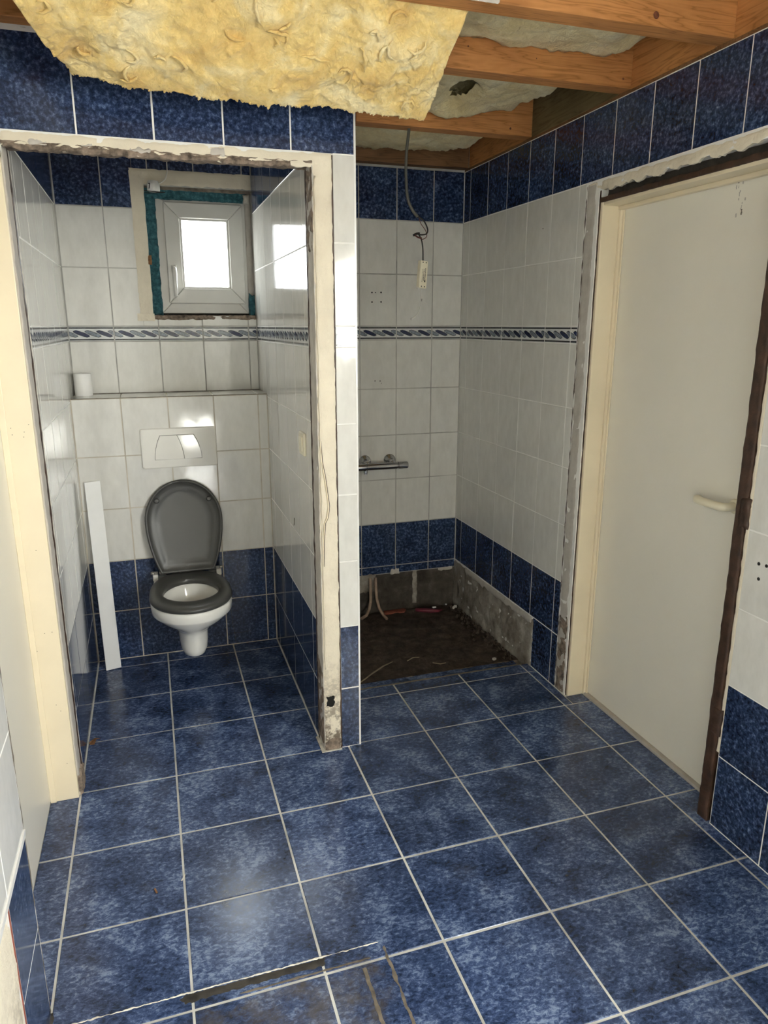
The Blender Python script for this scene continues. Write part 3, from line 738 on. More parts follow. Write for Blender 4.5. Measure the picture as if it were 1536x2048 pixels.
# ================================================================== CEILING: joists, rim boards, insulation
JZ0, JZ1 = 2.345, 2.50
def joist(y0, y1, label, mat='joist_wood', x0=-.004, x1=XR+.004, knots=()):
    o = bevel(MB().box(x0, x1, y0, y1, JZ0, JZ1).build('ceiling_joist', mat), .002)
    tag(o, label, 'joist', 'open ceiling joists')
    for (x, z, r) in knots:
        kn = MB().lathe((x, y0+.0008, z), (0, -1, 0), [(0, r), (.0012, r*.9)], 16).build('knot', 'wood_knot', o)
    return o
joist(-.525, -.458, 'nearest orange wooden ceiling joist at top of picture with two knots', knots=((1.235, 2.392, .012), (1.70, 2.372, .010)))
joist(-.065, .000, 'middle wooden ceiling joist, its left half behind the hanging wool', knots=((1.36, 2.41, .003), (1.93, 2.372, .004), (1.60, 2.40, .002)))
joist(.605, .672, 'wooden ceiling joist over the shower with the grey cable hanging from it', x0=XE+.18, knots=((1.86, 2.37, .005),))
tag(MB().box(XE-.1, XE+.18, .612, .668, JZ0+.004, JZ1).build('joist_packing', 'joist_wood_dark'), 'dark stained wood piece at the left end of the shower joist', 'wood piece')
# rim boards along the right wall
def rim(y0, y1, mat, label):
    o = bevel(MB().box(XR-.002, XR+.05, y0, y1, 2.3425, 2.60).build('rim_board', mat), .001)
    return tag(o, label, 'board', 'rim boards on the right wall')
rim(-1.5, -.527, 'rim_wood', 'wooden rim board nearest the camera at top right')
rim(-.456, -.067, 'rim_wood', 'orange rim board between nearest and middle ceiling joists')
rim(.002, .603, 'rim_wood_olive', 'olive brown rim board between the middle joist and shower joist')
rim(.674, 1.235, 'rim_wood', 'rim board in the far right corner above the shower')
tag(bevel(MB().box(XE-.01, XR-.003, 1.235, YB+.001, 2.3405, 2.47).build('wall_plate', 'joist_wood_dark'), .002), 'dark wooden wall plate on top of the shower back wall', 'board')

def wool_slab(name, label, x0, x1, y0, y1, z, th, mat, seed, hole=None, sag=.03, res=.014, drop=None):
    nx = int((x1-x0)/res); ny = int((y1-y0)/res)
    mb = MB(); top = []
    for i in range(nx+1):
        for j in range(ny+1):
            a = i/nx; b = j/ny
            ex = .03*fbm((0, b*3, seed), 6, 4, seed); ey = .018*fbm((a*4, 0, seed), 10, 4, seed+3)
            x = x0 + (x1-x0)*a + (ex*(1 if a > .5 else -1) if i in (0, nx) else 0)
            y = y0 + (y1-y0)*b
            zz = z - sag*math.sin(math.pi*min(max(a, 0), 1))*.5 - sag*.5*math.sin(math.pi*b) + .034*fbm((x, y, seed), 9, 5, seed) + .010*fbm((x, y, seed), 45, 3, seed+1)
            edge = min(a, 1-a)*(x1-x0)
            if edge < .04: zz += (.04-edge)**2*18
            if drop: zz -= drop[4]*math.exp(-((x-drop[0])/drop[2])**2-((y-drop[1])/drop[3])**2)*(1+.5*fbm((x, y, 9), 40, 3))
            if hole:
                d = math.hypot((x-hole[0])/hole[2], (y-hole[1])/hole[3])
                if d < 1.5: zz += .05*(1.5-d)
            mb.v.append((x, y, zz)); top.append((x, y, z+th))
    K = len(mb.v); mb.v += top; W = ny+1
    def add(*f): mb.f.append(f); mb.m.append(0)
    for i in range(nx):
        for j in range(ny):
            if hole:
                q = mb.v[i*W+j]
                if math.hypot((q[0]-hole[0])/hole[2], (q[1]-hole[1])/hole[3]) + .5*fbm((q[0], q[1], 3), 25, 3) < .8: continue
            a = i*W+j; add(a, a+1, a+W+1, a+W); add(K+a, K+a+W, K+a+W+1, K+a+1)
    for i in range(nx):
        a = i*W; add(a, a+W, K+a+W, K+a); a = i*W+ny; add(a, K+a, K+a+W, a+W)
    for j in range(ny):
        a = j; add(a, K+a, K+a+1, a+1); a = nx*W+j; add(a, a+1, K+a+1, K+a)
    o = mb.build(name, mat, None, True)
    return tag(o, label, 'insulation', 'glass wool laid between the joists')
wool_slab('insulation_batt', 'pale glass wool between nearest and middle joists at top right', 1.205, 1.90, -.455, -.068, 2.437, .10, 'glass_wool_pale', 3.1, sag=.022)
wool_slab('insulation_batt', 'pale glass wool with a dark hole behind the middle joist', .9, 1.88, .003, .600, 2.440, .10, 'glass_wool_pale', 5.3, hole=(1.535, .37, .06, .105), sag=.035, drop=(1.60, .575, .12, .05, .050))
wool_slab('insulation_batt', 'grey glass wool over the shower behind the hanging cable', XE-.05, 1.90, .676, 1.232, 2.430, .10, 'glass_wool_pale', 7.7, sag=.06)
# the big yellow batt hanging down in front of the toilet wall
NX, NT = 280, 90
def batt_pt(s, t):
    # s 0..1 left to right, t 0..1 from the joist (top) to the torn lower edge
    xl_ = .100 + .105*t; xr_ = 1.195 - .035*t - .01*math.sin(t*5)
    x = xl_ + (xr_-xl_)*s
    y = -.475 + .285*t
    drop = .213*t + .014*math.sin(math.pi*t)
    lift = math.exp(-s*5.0)*(-.102 + .13*t)
    z = 2.372 - drop + lift
    return Vector((x, y, z))
bm_ = MB(); fr, bk = [], []
for i in range(NX+1):
    for j in range(NT+1):
        s = i/NX; t = j/NT*1.0
        P0 = batt_pt(s, t)
        n = (batt_pt(min(s+.01, 1), t)-batt_pt(max(s-.01, 0), t)).cross(batt_pt(s, min(t+.01, 1))-batt_pt(s, max(t-.01, 0)))
        n.normalize()
        if n.z > 0: n = -n
        d = .030*fbm(P0, 6, 3, 2.0) + .007*fbm(P0, 22, 3, 6.0)
        # folds and creases
        q1 = abs(fbm((P0.x, P0.y*.7, P0.z*.7), 8, 3, 11.0)); q2 = abs(fbm((P0.x*1.2, P0.y, P0.z), 17, 3, 31.0))
        d += .012*max(0, 1-q1*9)**1.5*max(0, fbm(P0, 4, 2, 51.0)+.35) - .010*max(0, 1-q2*10)**1.3*max(0, fbm(P0, 5, 2, 61.0)+.25)
        jag = (j/NT)**10
        dn = (batt_pt(s, 1)-batt_pt(s, .9)).normalized()
        e = jag*(.014*fbm((P0.x, 1, 1), 40, 4, 8.0) + .008*fbm((P0.x, 5, 1), 130, 2, 9.0))
        if i == 0: d -= .02
        fr.append(P0 + n*d*(1 - .4*jag) + dn*e)
        bk.append(P0 - n*.075 + dn*(e*.5 - .02*jag))
bm_.v = [tuple(p) for p in fr+bk]; K = len(fr); W = NT+1
for i in range(NX):
    for j in range(NT):
        a = i*W+j; bm_.f.append((a, a+1, a+W+1, a+W)); bm_.f.append((K+a, K+a+W, K+a+W+1, K+a+1))
for i in range(NX):
    a = i*W; bm_.f.append((a, a+W, K+a+W, K+a)); a = i*W+NT; bm_.f.append((a, K+a, K+a+W, a+W))
for j in range(NT):
    a = j; bm_.f.append((a, K+a, K+a+1, a+1)); a = NX*W+j; bm_.f.append((a, a+1, K+a+1, K+a))
bm_.m = [0]*len(bm_.f)
batt = empty('hanging_insulation_batt')
tag(batt, 'big yellow glass wool batt hanging from the ceiling over the toilet wall', 'insulation')
bm_.build('wool_sheet', 'glass_wool', batt, True)
fm = MB()
for k in range(900):
    s = random.random(); P0 = Vector(fr[int(s*NX)*W + NT]); P1 = Vector(bk[int(s*NX)*W + NT])
    q = P0.lerp(P1, random.random()*.25) + Vector((random.uniform(-.004, .004), 0, .004))
    L = random.uniform(.002, .009); sx = random.uniform(-.006, .005)
    fm.tube([q, q+Vector((sx*.5, .003, -L*.55)), q+Vector((sx, .004, -L))], [random.uniform(.004, .007), .0042, .0012], 5)
tag(fm.build('torn_fringe', 'glass_wool', batt, True), None, None, None, 'stuff')
# loose ridges / peeled fibres on the face
for k in range(26):
    s = random.uniform(.04, .96); t = random.uniform(.12, .92); pts = []
    ang = random.uniform(0, math.pi); L = random.uniform(.03, .085); cv = random.uniform(-2.2, 2.2)
    for q in range(7):
        u = q/6-.5; a = ang + cv*u
        ss = s + L*u*math.cos(a)/1.1; tt = t + L*u*math.sin(a)/.36
        ss = min(max(ss, .01), .99); tt = min(max(tt, .02), .98)
        pp = fr[int(round(ss*NX))*W + int(round(tt*NT))]
        pts.append(pp + Vector((0, -.003, -.004)))
    fm2 = MB().tube(pts, [.0012, .003, .0045, .005, .0045, .003, .0010], 6)
    fm2.build('peeled_ridge', 'glass_wool', batt, True)
tag(rough_panel('paper_strip', 'plaster_grey', 'y-', -.5265, .98, 1.235, 2.343, 2.356, None, .004, .003, .0012, (.01, .02, .002, .012), 70, 151.0), 'thin torn white strip along the lower edge of the nearest joist', 'strip')

# ================================================================== SHOWER PIT
pit = rough_panel('pit_floor', 'earth', 'z+', -.030, XE, XR, .452, YB+.004, floor, .014, .020, .02, (0, 0, .006, 0), 12, 121.0)
rough_panel('cement_edge', 'residue', 'z+', .0005, XE+.002, XR-.01, .398, .412, floor, .007, .005, .03, (0, 0, .006, .006), 30, 123.0)
# strip of tile remains beyond the cement joint
MB().box(XE+.002, XR-.05, .412, .455, -.06, -.004).build('tile_remains', 'floor_tile', floor)
rough_panel('broken_edge', 'residue', 'z+', -.004, XE+.002, XR-.02, .447, .460, floor, .006, .008, .03, (0, 0, .008, .008), 40, 125.0)
# rubble along the right foot of the pit
rb = MB()
for k in range(170):
    y = random.uniform(.48, 1.24); x = XR-.012-abs(random.gauss(0, .030)); r = random.uniform(.004, .013)
    c = Vector((x, y, -.024+r*.3)); n0 = len(rb.v)
    for d in ((1,0,0),(-1,0,0),(0,1,0),(0,-1,0),(0,0,1),(0,0,-1)):
        rb.v.append(tuple(c + Vector(d)*r*random.uniform(.6, 1.3)))
    for f in ((0,2,4),(2,1,4),(1,3,4),(3,0,4),(2,0,5),(1,2,5),(3,1,5),(0,3,5)): rb.f.append(tuple(n0+i for i in f)); rb.m.append(0)
tag(rb.build('pit_rubble', 'earth'), 'dark crumbled rubble along the foot of the shower wall', 'rubble', None, 'stuff')
rough_panel('clay_patch', 'terracotta', 'z+', -.022, 1.52, 1.64, 1.245, 1.288, floor, .008, .004, .01, (.03, .03, .015, 0), 30, 127.0)
# pipes
def pipe(pts, label, r=.0085):
    o = MB().tube(pts, r, 10, caps=False).build('water_pipe', 'copper_pipe', None, True)
    return tag(o, label, 'pipe', 'pipe stubs in the shower pit')
pipe([(1.468, 1.272, .19), (1.468, 1.262, .12), (1.469, 1.250, .07), (1.475, 1.225, .025), (1.488, 1.185, -.006), (1.497, 1.150, -.014)], 'dusty pipe stub bent forward in the shower pit, right one of two')
pipe([(1.437, 1.274, .19), (1.437, 1.266, .11), (1.434, 1.255, .06), (1.420, 1.235, .02), (1.395, 1.21, -.004), (1.36, 1.19, -.012)], 'dusty pipe stub bent to the left in the shower pit, beside the partition')
# debris in the pit
rp = MB().tube([(1.70, 1.235, -.018), (1.735, 1.205, -.014), (1.775, 1.185, -.014), (1.82, 1.180, -.018), (1.845, 1.19, -.020)], [.010, .013, .013, .009, .004], 8)
tag(rp.build('plastic_scrap', 'red_plastic', None, True), 'dark red plastic scrap lying in the shower pit', 'scrap')
def bit(name, loc, sx, sy, sz, rz, mat, label, cat):
    o = bevel(MB().box(-sx/2, sx/2, -sy/2, sy/2, 0, sz).build(name, mat), min(sx, sy, sz)*.2)
    o.location = loc; o.rotation_euler = (random.uniform(-.2, .2), random.uniform(-.2, .2), rz)
    return tag(o, label, cat)
bit('plaster_crumb', (1.93, 1.20, -.024), .028, .018, .014, .6, 'paper_white', 'largest white crumb in the far right corner of the pit', 'crumb')
bit('plaster_crumb', (1.90, 1.262, -.024), .009, .009, .008, .3, 'paper_white', 'tiny white crumb by the back wall of the pit', 'crumb')
bit('plaster_crumb', (1.80, 1.20, -.006), .022, .012, .008, .1, 'paper_white', 'white fleck lying on the red plastic scrap', 'crumb')
bit('plaster_crumb', (1.845, .520, -.022), .018, .014, .012, .4, 'plaster_grey', 'grey crumb at the front edge of the pit', 'crumb')
def strip(pts, w, mat, name, label, cat):
    mb = MB(); L = []; R_ = []
    P_ = [Vector(p) for p in pts]
    for i, p in enumerate(P_):
        t = (P_[min(i+1, len(P_)-1)]-P_[max(i-1, 0)]).normalized(); s = Vector((-t.y, t.x, 0))*w*(.5 if i in (0, len(P_)-1) else 1)
        L.append(p+s); R_.append(p-s)
    rg = [[l, r, r+Vector((0, 0, .002)), l+Vector((0, 0, .002))] for l, r in zip(L, R_)]
    mb.rings(rg)
    return tag(mb.build(name, mat), label, cat)
strip([(1.145, .48, -.012), (1.22, .545, -.012), (1.30, .61, -.014), (1.36, .645, -.016)], .004, 'straw', 'wood_sliver', 'long pale sliver across the front left of the pit', 'sliver')
strip([(1.43, .63, -.016), (1.47, .655, -.015), (1.50, .65, -.016)], .004, 'straw', 'wood_sliver', 'short pale sliver in the middle of the pit front', 'sliver')
strip([(1.54, .57, -.014), (1.57, .545, -.013), (1.60, .55, -.014)], .004, 'straw', 'wood_sliver', 'curled pale sliver at the pit front edge', 'sliver')

# ================================================================== FLOOR MARKS near the camera
rough_panel('sealant_ridge', 'sealant', 'z+', .0015, .02, .795, -.9125, -.908, floor, .003, .003, .004, (0, 0, .005, .005), 90, 131.0)
rough_panel('dirt_strip', 'residue_dark', 'z+', .0006, .30, .650, -.936, -.914, floor, .004, .0012, .003, (.05, .01, .010, .002), 50, 133.0)
rough_panel('glue_line', 'residue', 'z+', .0008, .43, .76, -.953, -.948, floor, .004, .001, .002, (.01, .01, .005, .004), 60, 135.0)
rough_panel('glue_line', 'residue', 'z+', .0008, .732, .741, -1.35, -.975, floor, .004, .001, .002, (.006, .006, .0, .004), 40, 137.0)
rough_panel('glue_line', 'residue', 'z+', .0008, .800, .808, -1.35, -.925, floor, .004, .001, .002, (.014, .010, .0, .004), 24, 139.0)
rough_panel('corner_rubble', 'residue_dark', 'z+', .004, -.004, .010, -.900, -.862, floor, .003, .012, .01, (.004, .008, .006, .006), 60, 141.0)

# ================================================================== TOILET
CX = .440
def dring(z, hw, front, yc, back, bw, n=28, p=2.0):
    pts = []
    for i in range(n+1):
        a = math.pi*i/n
        cx_, sy_ = math.cos(a), math.sin(a)
        pts.append(Vector((CX + hw*cx_, yc - (yc-front)*sy_, z)))
    # back from left to right
    m_ = 12
    for i in range(1, m_):
        t = i/m_
        if t < .34: f = t/.34; x = CX - hw + (hw-bw)*f*f*(3-2*f); y = yc + (back-yc)*f
        elif t > .66: f = (1-t)/.34; x = CX + hw - (hw-bw)*f*f*(3-2*f); y = yc + (back-yc)*f
        else: x = CX - bw + 2*bw*(t-.34)/.32; y = back
        pts.append(Vector((x, y, z)))
    return pts
toilet = empty('wall_hung_toilet'); tag(toilet, 'white wall-hung toilet with raised dark grey lid', 'toilet')
bw_ = MB()
prof = [(.142, .014, .700, .725, .76, .008), (.134, .034, .680, .730, .80, .024), (.142, .048, .666, .735, .90, .040), (.165, .058, .655, .74, 1.00, .060),
        (.20, .062, .648, .745, 1.052, .075), (.245, .064, .640, .75, 1.052, .085), (.268, .070, .625, .75, 1.052, .090), (.285, .085, .603, .745, 1.052, .10),
        (.300, .105, .578, .735, 1.052, .115), (.315, .125, .556, .725, 1.052, .125), (.330, .143, .538, .715, 1.052, .135), (.345, .157, .525, .705, 1.052, .145),
        (.356, .168, .514, .700, 1.052, .150), (.362, .172, .510, .700, 1.052, .152), (.385, .174, .506, .700, 1.052, .154), (.402, .174, .506, .700, 1.052, .154), (.408, .170, .510, .700, 1.050, .152)]
rg = [dring(*q) for q in prof]
def ell(z, hx, y0, y1):
    k = len(rg[0]); out = []
    yc = (y0+y1)/2
    n = 28
    for i in range(n+1):
        a = math.pi*i/n; out.append(Vector((CX + hx*math.cos(a), yc - (yc-y0)*math.sin(a), z)))
    for i in range(1, 12):
        a = math.pi + math.pi*i/12; out.append(Vector((CX + hx*math.cos(a), yc - (y1-yc)*math.sin(a), z)))
    return out
rg += [ell(.408, .128, .552, .885), ell(.402, .124, .556, .882), ell(.385, .122, .56, .875), ell(.345, .112, .575, .86), ell(.30, .095, .60, .85), ell(.265, .075, .63, .835), ell(.245, .055, .66, .82), ell(.238, .02, .71, .78)]
bw_.rings(rg, True, True, True)
bowl = autosmooth(bw_.build('bowl', 'ceramic', toilet), 60)
MB().rings([ell(.2695, .074, .632, .833), ell(.270, .0735, .6325, .8325)], True, True, True).build('water', 'water', bowl)
# fixing buttons on the flanks
for sx in (-1, 1):
    MB().lathe((CX+sx*.070, .90, .225), (sx, 0, 0), [(-.02, .014), (.004, .014), (.007, .010)], 16).build('fixing_cap', 'metal_dull', bowl, True)
# seat ring
def egg(z, hw, front, yc, back, ex, n=56):
    out = []
    for i in range(n):
        a = 2*math.pi*i/n; c, s = math.cos(a), math.sin(a)
        if s >= 0: x = hw*c; y = yc - (yc-front)*s
        else:
            x = hw*math.copysign(abs(c)**(2/ex), c); y = yc + (back-yc)*abs(s)**(2/ex)
        out.append(Vector((CX+x, y, z)))
    return out
HO = (.118, .592, .715, .868)
sr = [egg(.411, .166, .503, .70, .975, 2.5), egg(.412, .173, .496, .70, .982, 2.6), egg(.420, .178, .490, .70, .985, 2.6), egg(.430, .176, .492, .70, .985, 2.6), egg(.4375, .166, .502, .70, .98, 2.6),
      egg(.441, .150, .522, .70, .97, 2.5), egg(.440, .132, .568, .712, .90, 2.1), egg(.436, .122, .586, .715, .872, 2.0), egg(.426, HO[0], HO[1], HO[2], HO[3], 2.0), egg(.413, .119, .590, HO[2], .870, 2.0)]
sb = MB(); sb.rings(sr + [sr[0]], True, False, False)
seat = autosmooth(sb.build('seat', 'seat_plastic', toilet), 60)
# lid, raised and leaning back
LY, LZ, LEAN = .968, .440, math.radians(10.0)
def lid_hw(v, s=1.0):
    v0, up, H = .245, .193, .177
    if v > v0: return H*math.sqrt(max(0, 1-((v-v0)/up)**2))
    f = (v0-v)/v0; return H - (H-.122)*f**1.9
def lid_outline(inset):
    pts = []; v0 = .245; up = .193; N = 34
    top = v0+up
    right = []
    for i in range(N+1):
        f = i/N
        v = v0*f/.45 if f < .45 else v0 + up*math.sin((f-.45)/.55*math.pi/2)
        right.append((lid_hw(v), v))
    full = right + [(-h, v) for h, v in reversed(right[:-1])]
    c = (0, .21)
    out = []
    for (h, v) in full:
        dx, dv = h-c[0], v-c[1]; L = math.hypot(dx, dv)
        out.append((h - dx/L*inset, v - dv/L*inset))
    return out
def lid_pt(h, v, d):
    # d = towards the room
    return Vector((CX+.003+h, LY + v*math.sin(LEAN) - d*math.cos(LEAN), LZ + v*math.cos(LEAN) + d*math.sin(LEAN)))
lr = []
for inset, d in ((.012, -.016), (.004, -.014), (.0, -.006), (.0, .004), (.003, .009), (.008, .010), (.013, .007), (.018, .002), (.036, .001), (.050, -.003), (.062, -.0055), (.080, -.0065), (.14, -.007)):
    lr.append([lid_pt(h, v, d) for h, v in lid_outline(inset)])
lm_ = MB(); lm_.rings(lr, True, True, True)
for f_i, f in enumerate(lm_.f): lm_.f[f_i] = tuple(reversed(f))
lid = autosmooth(lm_.build('lid', 'seat_plastic', toilet), 60)
for h, v in ((-.117, .345), (.120, .340)):
    c = lid_pt(h, v, 0); nrm = lid_pt(0, 0, 1)-lid_pt(0, 0, 0)
    MB().lathe(c, nrm, [(-.004, .013), (.008, .0115), (.011, .008), (.0095, .003)], 16).build('bumper', 'seat_plastic', lid, True)
for sx in (-1, 1):
    hg = autosmooth(MB().tube([(CX+sx*.098, .972, .444), (CX+sx*.128, .972, .444)], .011, 12).build('hinge', 'seat_plastic', lid))
    bevel(MB().box(CX+sx*.146-.012, CX+sx*.146+.012, .972, 1.03, .405, .436).build('hinge_post', 'plastic_white', toilet), .004)
    MB().lathe((CX+sx*.158, .985, .438), (0, 0, 1), [(0, .009), (.008, .009), (.011, .006)], 12).build('hinge_bolt', 'metal_dull', toilet, True)

# flush plate
fp = empty('flush_plate'); tag(fp, 'white dual flush plate on tiles above the toilet', 'flush plate')
px0, px1, pz0, pz1 = .277, .614, .930, 1.114
def rrect(x0, x1, z0, z1, r, y, n=6):
    out = []
    for (cx_, cz_, a0) in ((x1-r, z0+r, -90), (x1-r, z1-r, 0), (x0+r, z1-r, 90), (x0+r, z0+r, 180)):
        for i in range(n+1):
            a = math.radians(a0 + 90*i/n); out.append(Vector((cx_ + r*math.cos(a), y, cz_ + r*math.sin(a))))
    return out
autosmooth(MB().rings([rrect(px0, px1, pz0, pz1, .010, YC+.002), rrect(px0, px1, pz0, pz1, .010, YC-.006), rrect(px0+.003, px1-.003, pz0+.003, pz1-.003, .008, YC-.0095),
            rrect(px0+.008, px1-.008, pz0+.008, pz1-.008, .006, YC-.0102)], True, True, True).build('plate', 'plate_gloss', fp), 40)
def curve2(a, mid, b, n=10):
    out = []
    for i in range(n+1):
        t = i/n; c = 2*mid[0]-.5*(a[0]+b[0]), 2*mid[1]-.5*(a[1]+b[1])
        out.append(((1-t)**2*a[0]+2*t*(1-t)*c[0]+t*t*b[0], (1-t)**2*a[1]+2*t*(1-t)*c[1]+t*t*b[1]))
    return out
Ls = curve2((.335, .970), (.343, 1.028), (.363, 1.082)); Ms = curve2((.466, .968), (.457, 1.028), (.438, 1.082)); Rs = curve2((.546, .970), (.537, 1.028), (.514, 1.082))
def pill(name, left, right, grow, y0, y1, mat, parent):
    pts = left + list(reversed(right)); cx_ = sum(p[0] for p in pts)/len(pts); cz_ = sum(p[1] for p in pts)/len(pts)
    def off(g): return [(p[0]+(g if p[0] > cx_ else -g), p[1]+(g if p[1] > cz_ else -g)) for p in pts]
    r0 = [Vector((x, y0, z)) for x, z in off(grow)]; r1 = [Vector((x, y1+.0012, z)) for x, z in off(grow)]; r2 = [Vector((x, y1, z)) for x, z in off(grow-.0014)]
    mb = MB().rings([r0, r1, r2], True, True, True)
    mb.f = [tuple(reversed(f)) for f in mb.f]
    return mb.build(name, mat, parent)
pill('button_gap', Ls, Rs, .0016, YC-.008, YC-.0106, 'ink', fp)
pill('flush_button', Ls, Ms, -.0006, YC-.008, YC-.0130, 'plate_gloss', fp)
pill('flush_button', Ms, Rs, -.0010, YC-.008, YC-.0130, 'plate_gloss', fp)

# leaning plank
pk = MB()
b0 = Vector((.040, .938, .0015)); t0 = Vector((.021, 1.046, .884)); wv = Vector((.067, .008, .004)); up = (t0-b0)
nv_ = wv.cross(up).normalized()*.013
if nv_.y < 0: nv_ = -nv_
pk.rings([[b0, b0+wv, b0+wv+nv_, b0+nv_], [t0-nv_, t0+wv-nv_, t0+wv, t0]])
tag(bevel(pk.build('white_plank', 'white_board'), .0012), 'long white plank leaning in the toilet corner beside the bowl', 'plank')

# white tube on the shelf
rl = MB().lathe((.047, 1.215, 1.2582), (0, 0, 1), [(0, .018), (0, .0375), (.002, .0385), (.098, .0385), (.1, .037), (.1, .020), (.098, .018), (.004, .018)], 32, caps=False)
tag(autosmooth(rl.build('paper_roll', 'paper_white')), 'short white paper roll standing on the shelf in the left corner', 'paper roll')

# light switch on the right toilet wall
sw = empty('light_switch'); tag(sw, 'cream light switch on the tiles just inside the toilet doorway', 'light switch')
bevel(MB().box(XT-.010, XT+.001, .184, .268, 1.103, 1.188).build('frame', 'ivory_plastic', sw), .004)
bevel(MB().box(XT-.014, XT-.008, .199, .253, 1.118, 1.173).build('rocker', 'ivory_plastic', sw), .002)
MB().tube([(XT-.0008, .455, .80), (XT-.0008, .462, .775), (XT-.0008, .47, .765)], .002, 5).build('scratch', 'residue', wall_front)

# lamp fitting by the window, marked 7
lf = empty('lamp_fitting'); tag(lf, 'small white lamp fitting marked 7 at window top left', 'lamp fitting')
lc = (.422, 1.238)
autosmooth(MB().lathe((lc[0], lc[1], 2.153), (0, 0, 1), [(0, .020), (.0, .026), (.004, .028), (.030, .028), (.034, .025), (.042, .022), (.044, .014)], 24).build('body', 'plastic_white', lf))
MB().tube([(.380, lc[1]-.025, 2.150), (.470, lc[1]-.020, 2.147)], .0022, 6).build('spring_clip', 'cable_black', lf)
MB().tube([(.470, lc[1]-.022, 2.147), (.415, lc[1]+.010, 2.148), (.380, lc[1]+.03, 2.149)], .0018, 6).build('spring_clip', 'cable_black', lf)
MB().tube([(.445, lc[1], 2.186), (.460, lc[1]-.005, 2.192), (.476, lc[1]-.01, 2.205), (.486, lc[1]-.01, 2.235), (.487, lc[1], 2.28), (.480, lc[1], 2.34)], .0022, 7).build('cable', 'wire_white', lf, True)
# the printed 7 wraps the side facing the room
def on_cyl(a, z, r=.0285): return Vector((lc[0]+r*math.sin(a), lc[1]-r*math.cos(a), z))
sv = MB(); A0 = -.95
def stroke(a0, z0, a1, z1, w):
    N = 5; L = []; R2 = []
    for i in range(N+1):
        t = i/N; a = a0+(a1-a0)*t; z = z0+(z1-z0)*t
        if abs(z1-z0) < .001: L.append(on_cyl(a, z+w/2)); R2.append(on_cyl(a, z-w/2))
        else: L.append(on_cyl(a-w/2/.0285, z)); R2.append(on_cyl(a+w/2/.0285, z))
    for i in range(N): sv.quad(L[i], L[i+1], R2[i+1], R2[i])
stroke(-.93, 2.1815, -.50, 2.1815, .004); stroke(-.55, 2.181, -.74, 2.160, .0045)
sv.build('numeral_7', 'ink', lf)
stk = MB()
for i in range(8):
    a0 = -1.05+.75*i/8; a1 = -1.05+.75*(i+1)/8
    stk.quad(on_cyl(a0, 2.157, .0283), on_cyl(a1, 2.157, .0283), on_cyl(a1, 2.184, .0283), on_cyl(a0, 2.184, .0283))
stk.build('sticker', 'paper_white', lf)

# ================================================================== SHOWER MIXER
mxr = empty('shower_mixer'); tag(mxr, 'chrome bar shower mixer on the shower back wall', 'mixer tap')
my_, mz = 1.228, .838
autosmooth(MB().lathe((1.345, my_, mz), (1, 0, 0), [(0, .018), (.002, .0205), (.055, .0205), (.057, .017), (.061, .017), (.063, .0195), (.232, .0195), (.234, .017), (.238, .017), (.240, .0205), (.288, .0205), (.294, .018), (.294, .008)], 28).build('bar', 'chrome', mxr), 35)
for x in (1.415, 1.556):
    autosmooth(MB().lathe((x, YB, .858), (0, -1, 0), [(0, .034), (.006, .034), (.014, .028), (.020, .016), (.030, .014), (.055, .013)], 28).build('wall_flange', 'chrome', mxr), 35)
    MB().tube([(x, my_+.02, .856), (x, my_, .846)], .014, 12).build('connector', 'chrome', mxr, True)
autosmooth(MB().lathe((1.402, my_, mz), (0, 0, -1), [(.015, .011), (.030, .011), (.032, .009), (.038, .009)], 18).build('outlet', 'chrome', mxr), 35)

# ================================================================== HANGING CABLE AND DRIVER
cb = empty('hanging_cable'); tag(cb, 'grey cable hanging from the ceiling joist with bare wires at its end', 'cable')
Yc = .64
def cat(pts, n=6):
    P_ = [Vector(p) for p in pts]; out = []
    for i in range(len(P_)-1):
        p0, p1, p2, p3 = P_[max(i-1, 0)], P_[i], P_[i+1], P_[min(i+2, len(P_)-1)]
        for q in range(n):
            t = q/n
            out.append(.5*((2*p1)+(-p0+p2)*t+(2*p0-5*p1+4*p2-p3)*t*t+(-p0+3*p1-3*p2+p3)*t**3))
    return out+[P_[-1]]
MB().tube(cat([(1.423, Yc, 2.40), (1.420, Yc, 2.335), (1.411, Yc, 2.26), (1.409, Yc, 2.17), (1.417, Yc, 2.085), (1.437, Yc, 2.04), (1.462, Yc, 2.012)]), .0062, 10).build('sheath', 'cable_grey', cb, True)
MB().tube(cat([(1.458, Yc, 2.016), (1.490, Yc, 1.998), (1.508, Yc, 1.965), (1.498, Yc-.01, 1.945), (1.470, Yc-.015, 1.940), (1.455, Yc-.01, 1.945)]), .0030, 8).build('wire', 'cable_black', cb, True)
MB().tube(cat([(1.468, Yc, 2.010), (1.475, Yc-.006, 1.985), (1.495, Yc-.01, 1.958), (1.500, Yc-.01, 1.935), (1.480, Yc-.014, 1.923), (1.455, Yc-.012, 1.932)]), .0016, 6).build('wire', 'wire_brown', cb, True)
MB().tube(cat([(1.444, Yc-.012, 1.940), (1.458, Yc-.016, 1.930), (1.476, Yc-.014, 1.927)]), .0035, 8).build('terminal', 'wire_brown', cb, True)
MB().tube(cat([(1.440, Yc-.012, 1.937), (1.455, Yc-.010, 1.944), (1.468, Yc-.010, 1.946)]), .005, 8).build('terminal', 'cable_black', cb, True)
dr = empty('led_driver'); tag(dr, 'slim cream power supply box hanging on wires in front of shower tiles', 'power supply')
MB().tube(cat([(1.462, Yc-.012, 1.944), (1.478, Yc-.008, 1.920), (1.486, Yc-.004, 1.885), (1.489, Yc, 1.838)]), .0028, 8).build('wire', 'cable_black', dr, True)
dbody = MB().box(-.0215, .0215, -.010, .010, -.056, .056).build('case', 'ivory_plastic', dr)
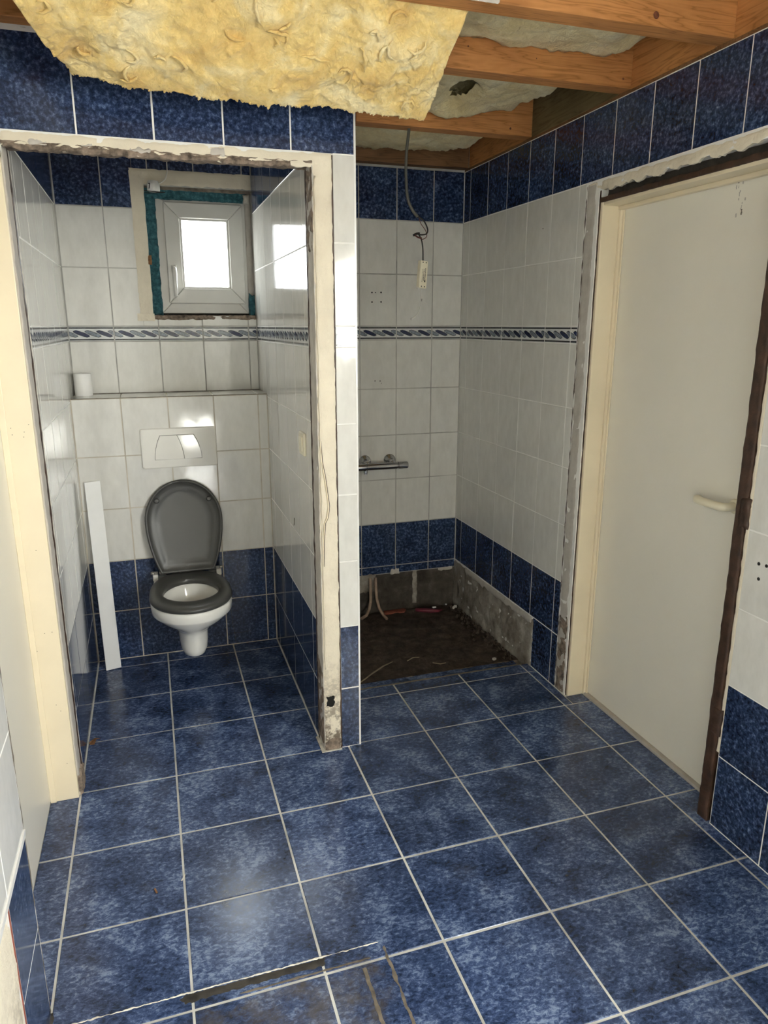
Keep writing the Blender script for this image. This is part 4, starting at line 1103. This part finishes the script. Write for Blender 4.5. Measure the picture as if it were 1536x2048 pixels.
bevel(dbody, .003); dm = Matrix.Translation((1.486, Yc, 1.782)) @ Matrix.Rotation(math.radians(4), 4, 'Y') @ Matrix.Rotation(math.radians(22), 4, 'Z')
dbody.matrix_local = dm
prt = MB()
def pr(x0, x1, z0, z1): prt.quad((x0, -.0103, z0), (x1, -.0103, z0), (x1, -.0103, z1), (x0, -.0103, z1))
random.seed(3)
for col_, (xa, wd) in enumerate(((.006, .0055), (-.002, .0045), (-.009, .0025))):
    z = .026 - (.004 if col_ else 0)
    while z > -.026:
        L = random.uniform(.0025, .006)
        pr(xa, xa+wd*random.uniform(.55, 1), z-L, z); z -= L + .0014
pr(.004, .012, -.031, -.024)
po = prt.build('printed_text', 'ink', dbody)
for (x, z) in ((-.009, .049), (.009, .049), (-.009, -.049), (.009, -.049)):
    MB().lathe((x, -.0098, z), (0, -1, 0), [(0, .0028), (.0006, .0028)], 10).build('screw_hole', 'dark_hole', dbody)
MB().tube(cat([(1.482, Yc, 1.728), (1.482, Yc, 1.70), (1.480, Yc, 1.655), (1.470, Yc, 1.625), (1.455, Yc, 1.608)]), .0018, 6).build('lead', 'wire_white', dr, True)
MB().tube([(1.457, Yc, 1.609), (1.437, Yc, 1.597)], [.0025, .0045], 8).build('plug', 'wire_white', dr, True)
MB().tube(cat([(1.487, Yc, 1.728), (1.488, Yc, 1.70), (1.486, Yc-.004, 1.678), (1.492, Yc-.004, 1.676), (1.503, Yc, 1.664), (1.510, Yc, 1.662)]), .0016, 6).build('lead', 'wire_white', dr, True)
MB().tube([(1.484, Yc-.004, 1.682), (1.484, Yc-.004, 1.672)], .003, 8).build('connector', 'metal_dull', dr, True)
MB().tube([(1.468, Yc-.006, 1.733), (1.460, Yc-.010, 1.724)], .0045, 8).build('cord_grip', 'wire_white', dr, True)

# ================================================================== LOOSE BITS ON THE FLOOR
lm2 = MB()
for (a, b_, c_) in (((.010, .300, .001), (.032, .330, .004), (.024, .345, .001)), ((.032, .330, .004), (.045, .335, .002), (.024, .345, .001)),
                    ((.010, .300, .001), (.026, .298, .001), (.032, .330, .004)), ((.010, .300, .001), (.006, .318, .002), (.024, .345, .001))):
    lm2.poly([a, b_, c_])
lo = lm2.build('dead_leaf', 'leaf_brown'); solidify(lo, .001, 1); lo.location.z = .002
tag(lo, 'small brown dry leaf on the toilet floor near the left wall', 'leaf')
bit('wood_chip', (.241, -.548, .0008), .005, .018, .003, .3, 'leaf_brown', 'tiny reddish brown chip on the floor tiles in front of the toilet', 'chip')
bit('wood_chip', (.318, -.520, .0008), .003, .022, .002, -.5, 'wire_white', 'tiny pale splinter on the floor beside a grout joint', 'chip')
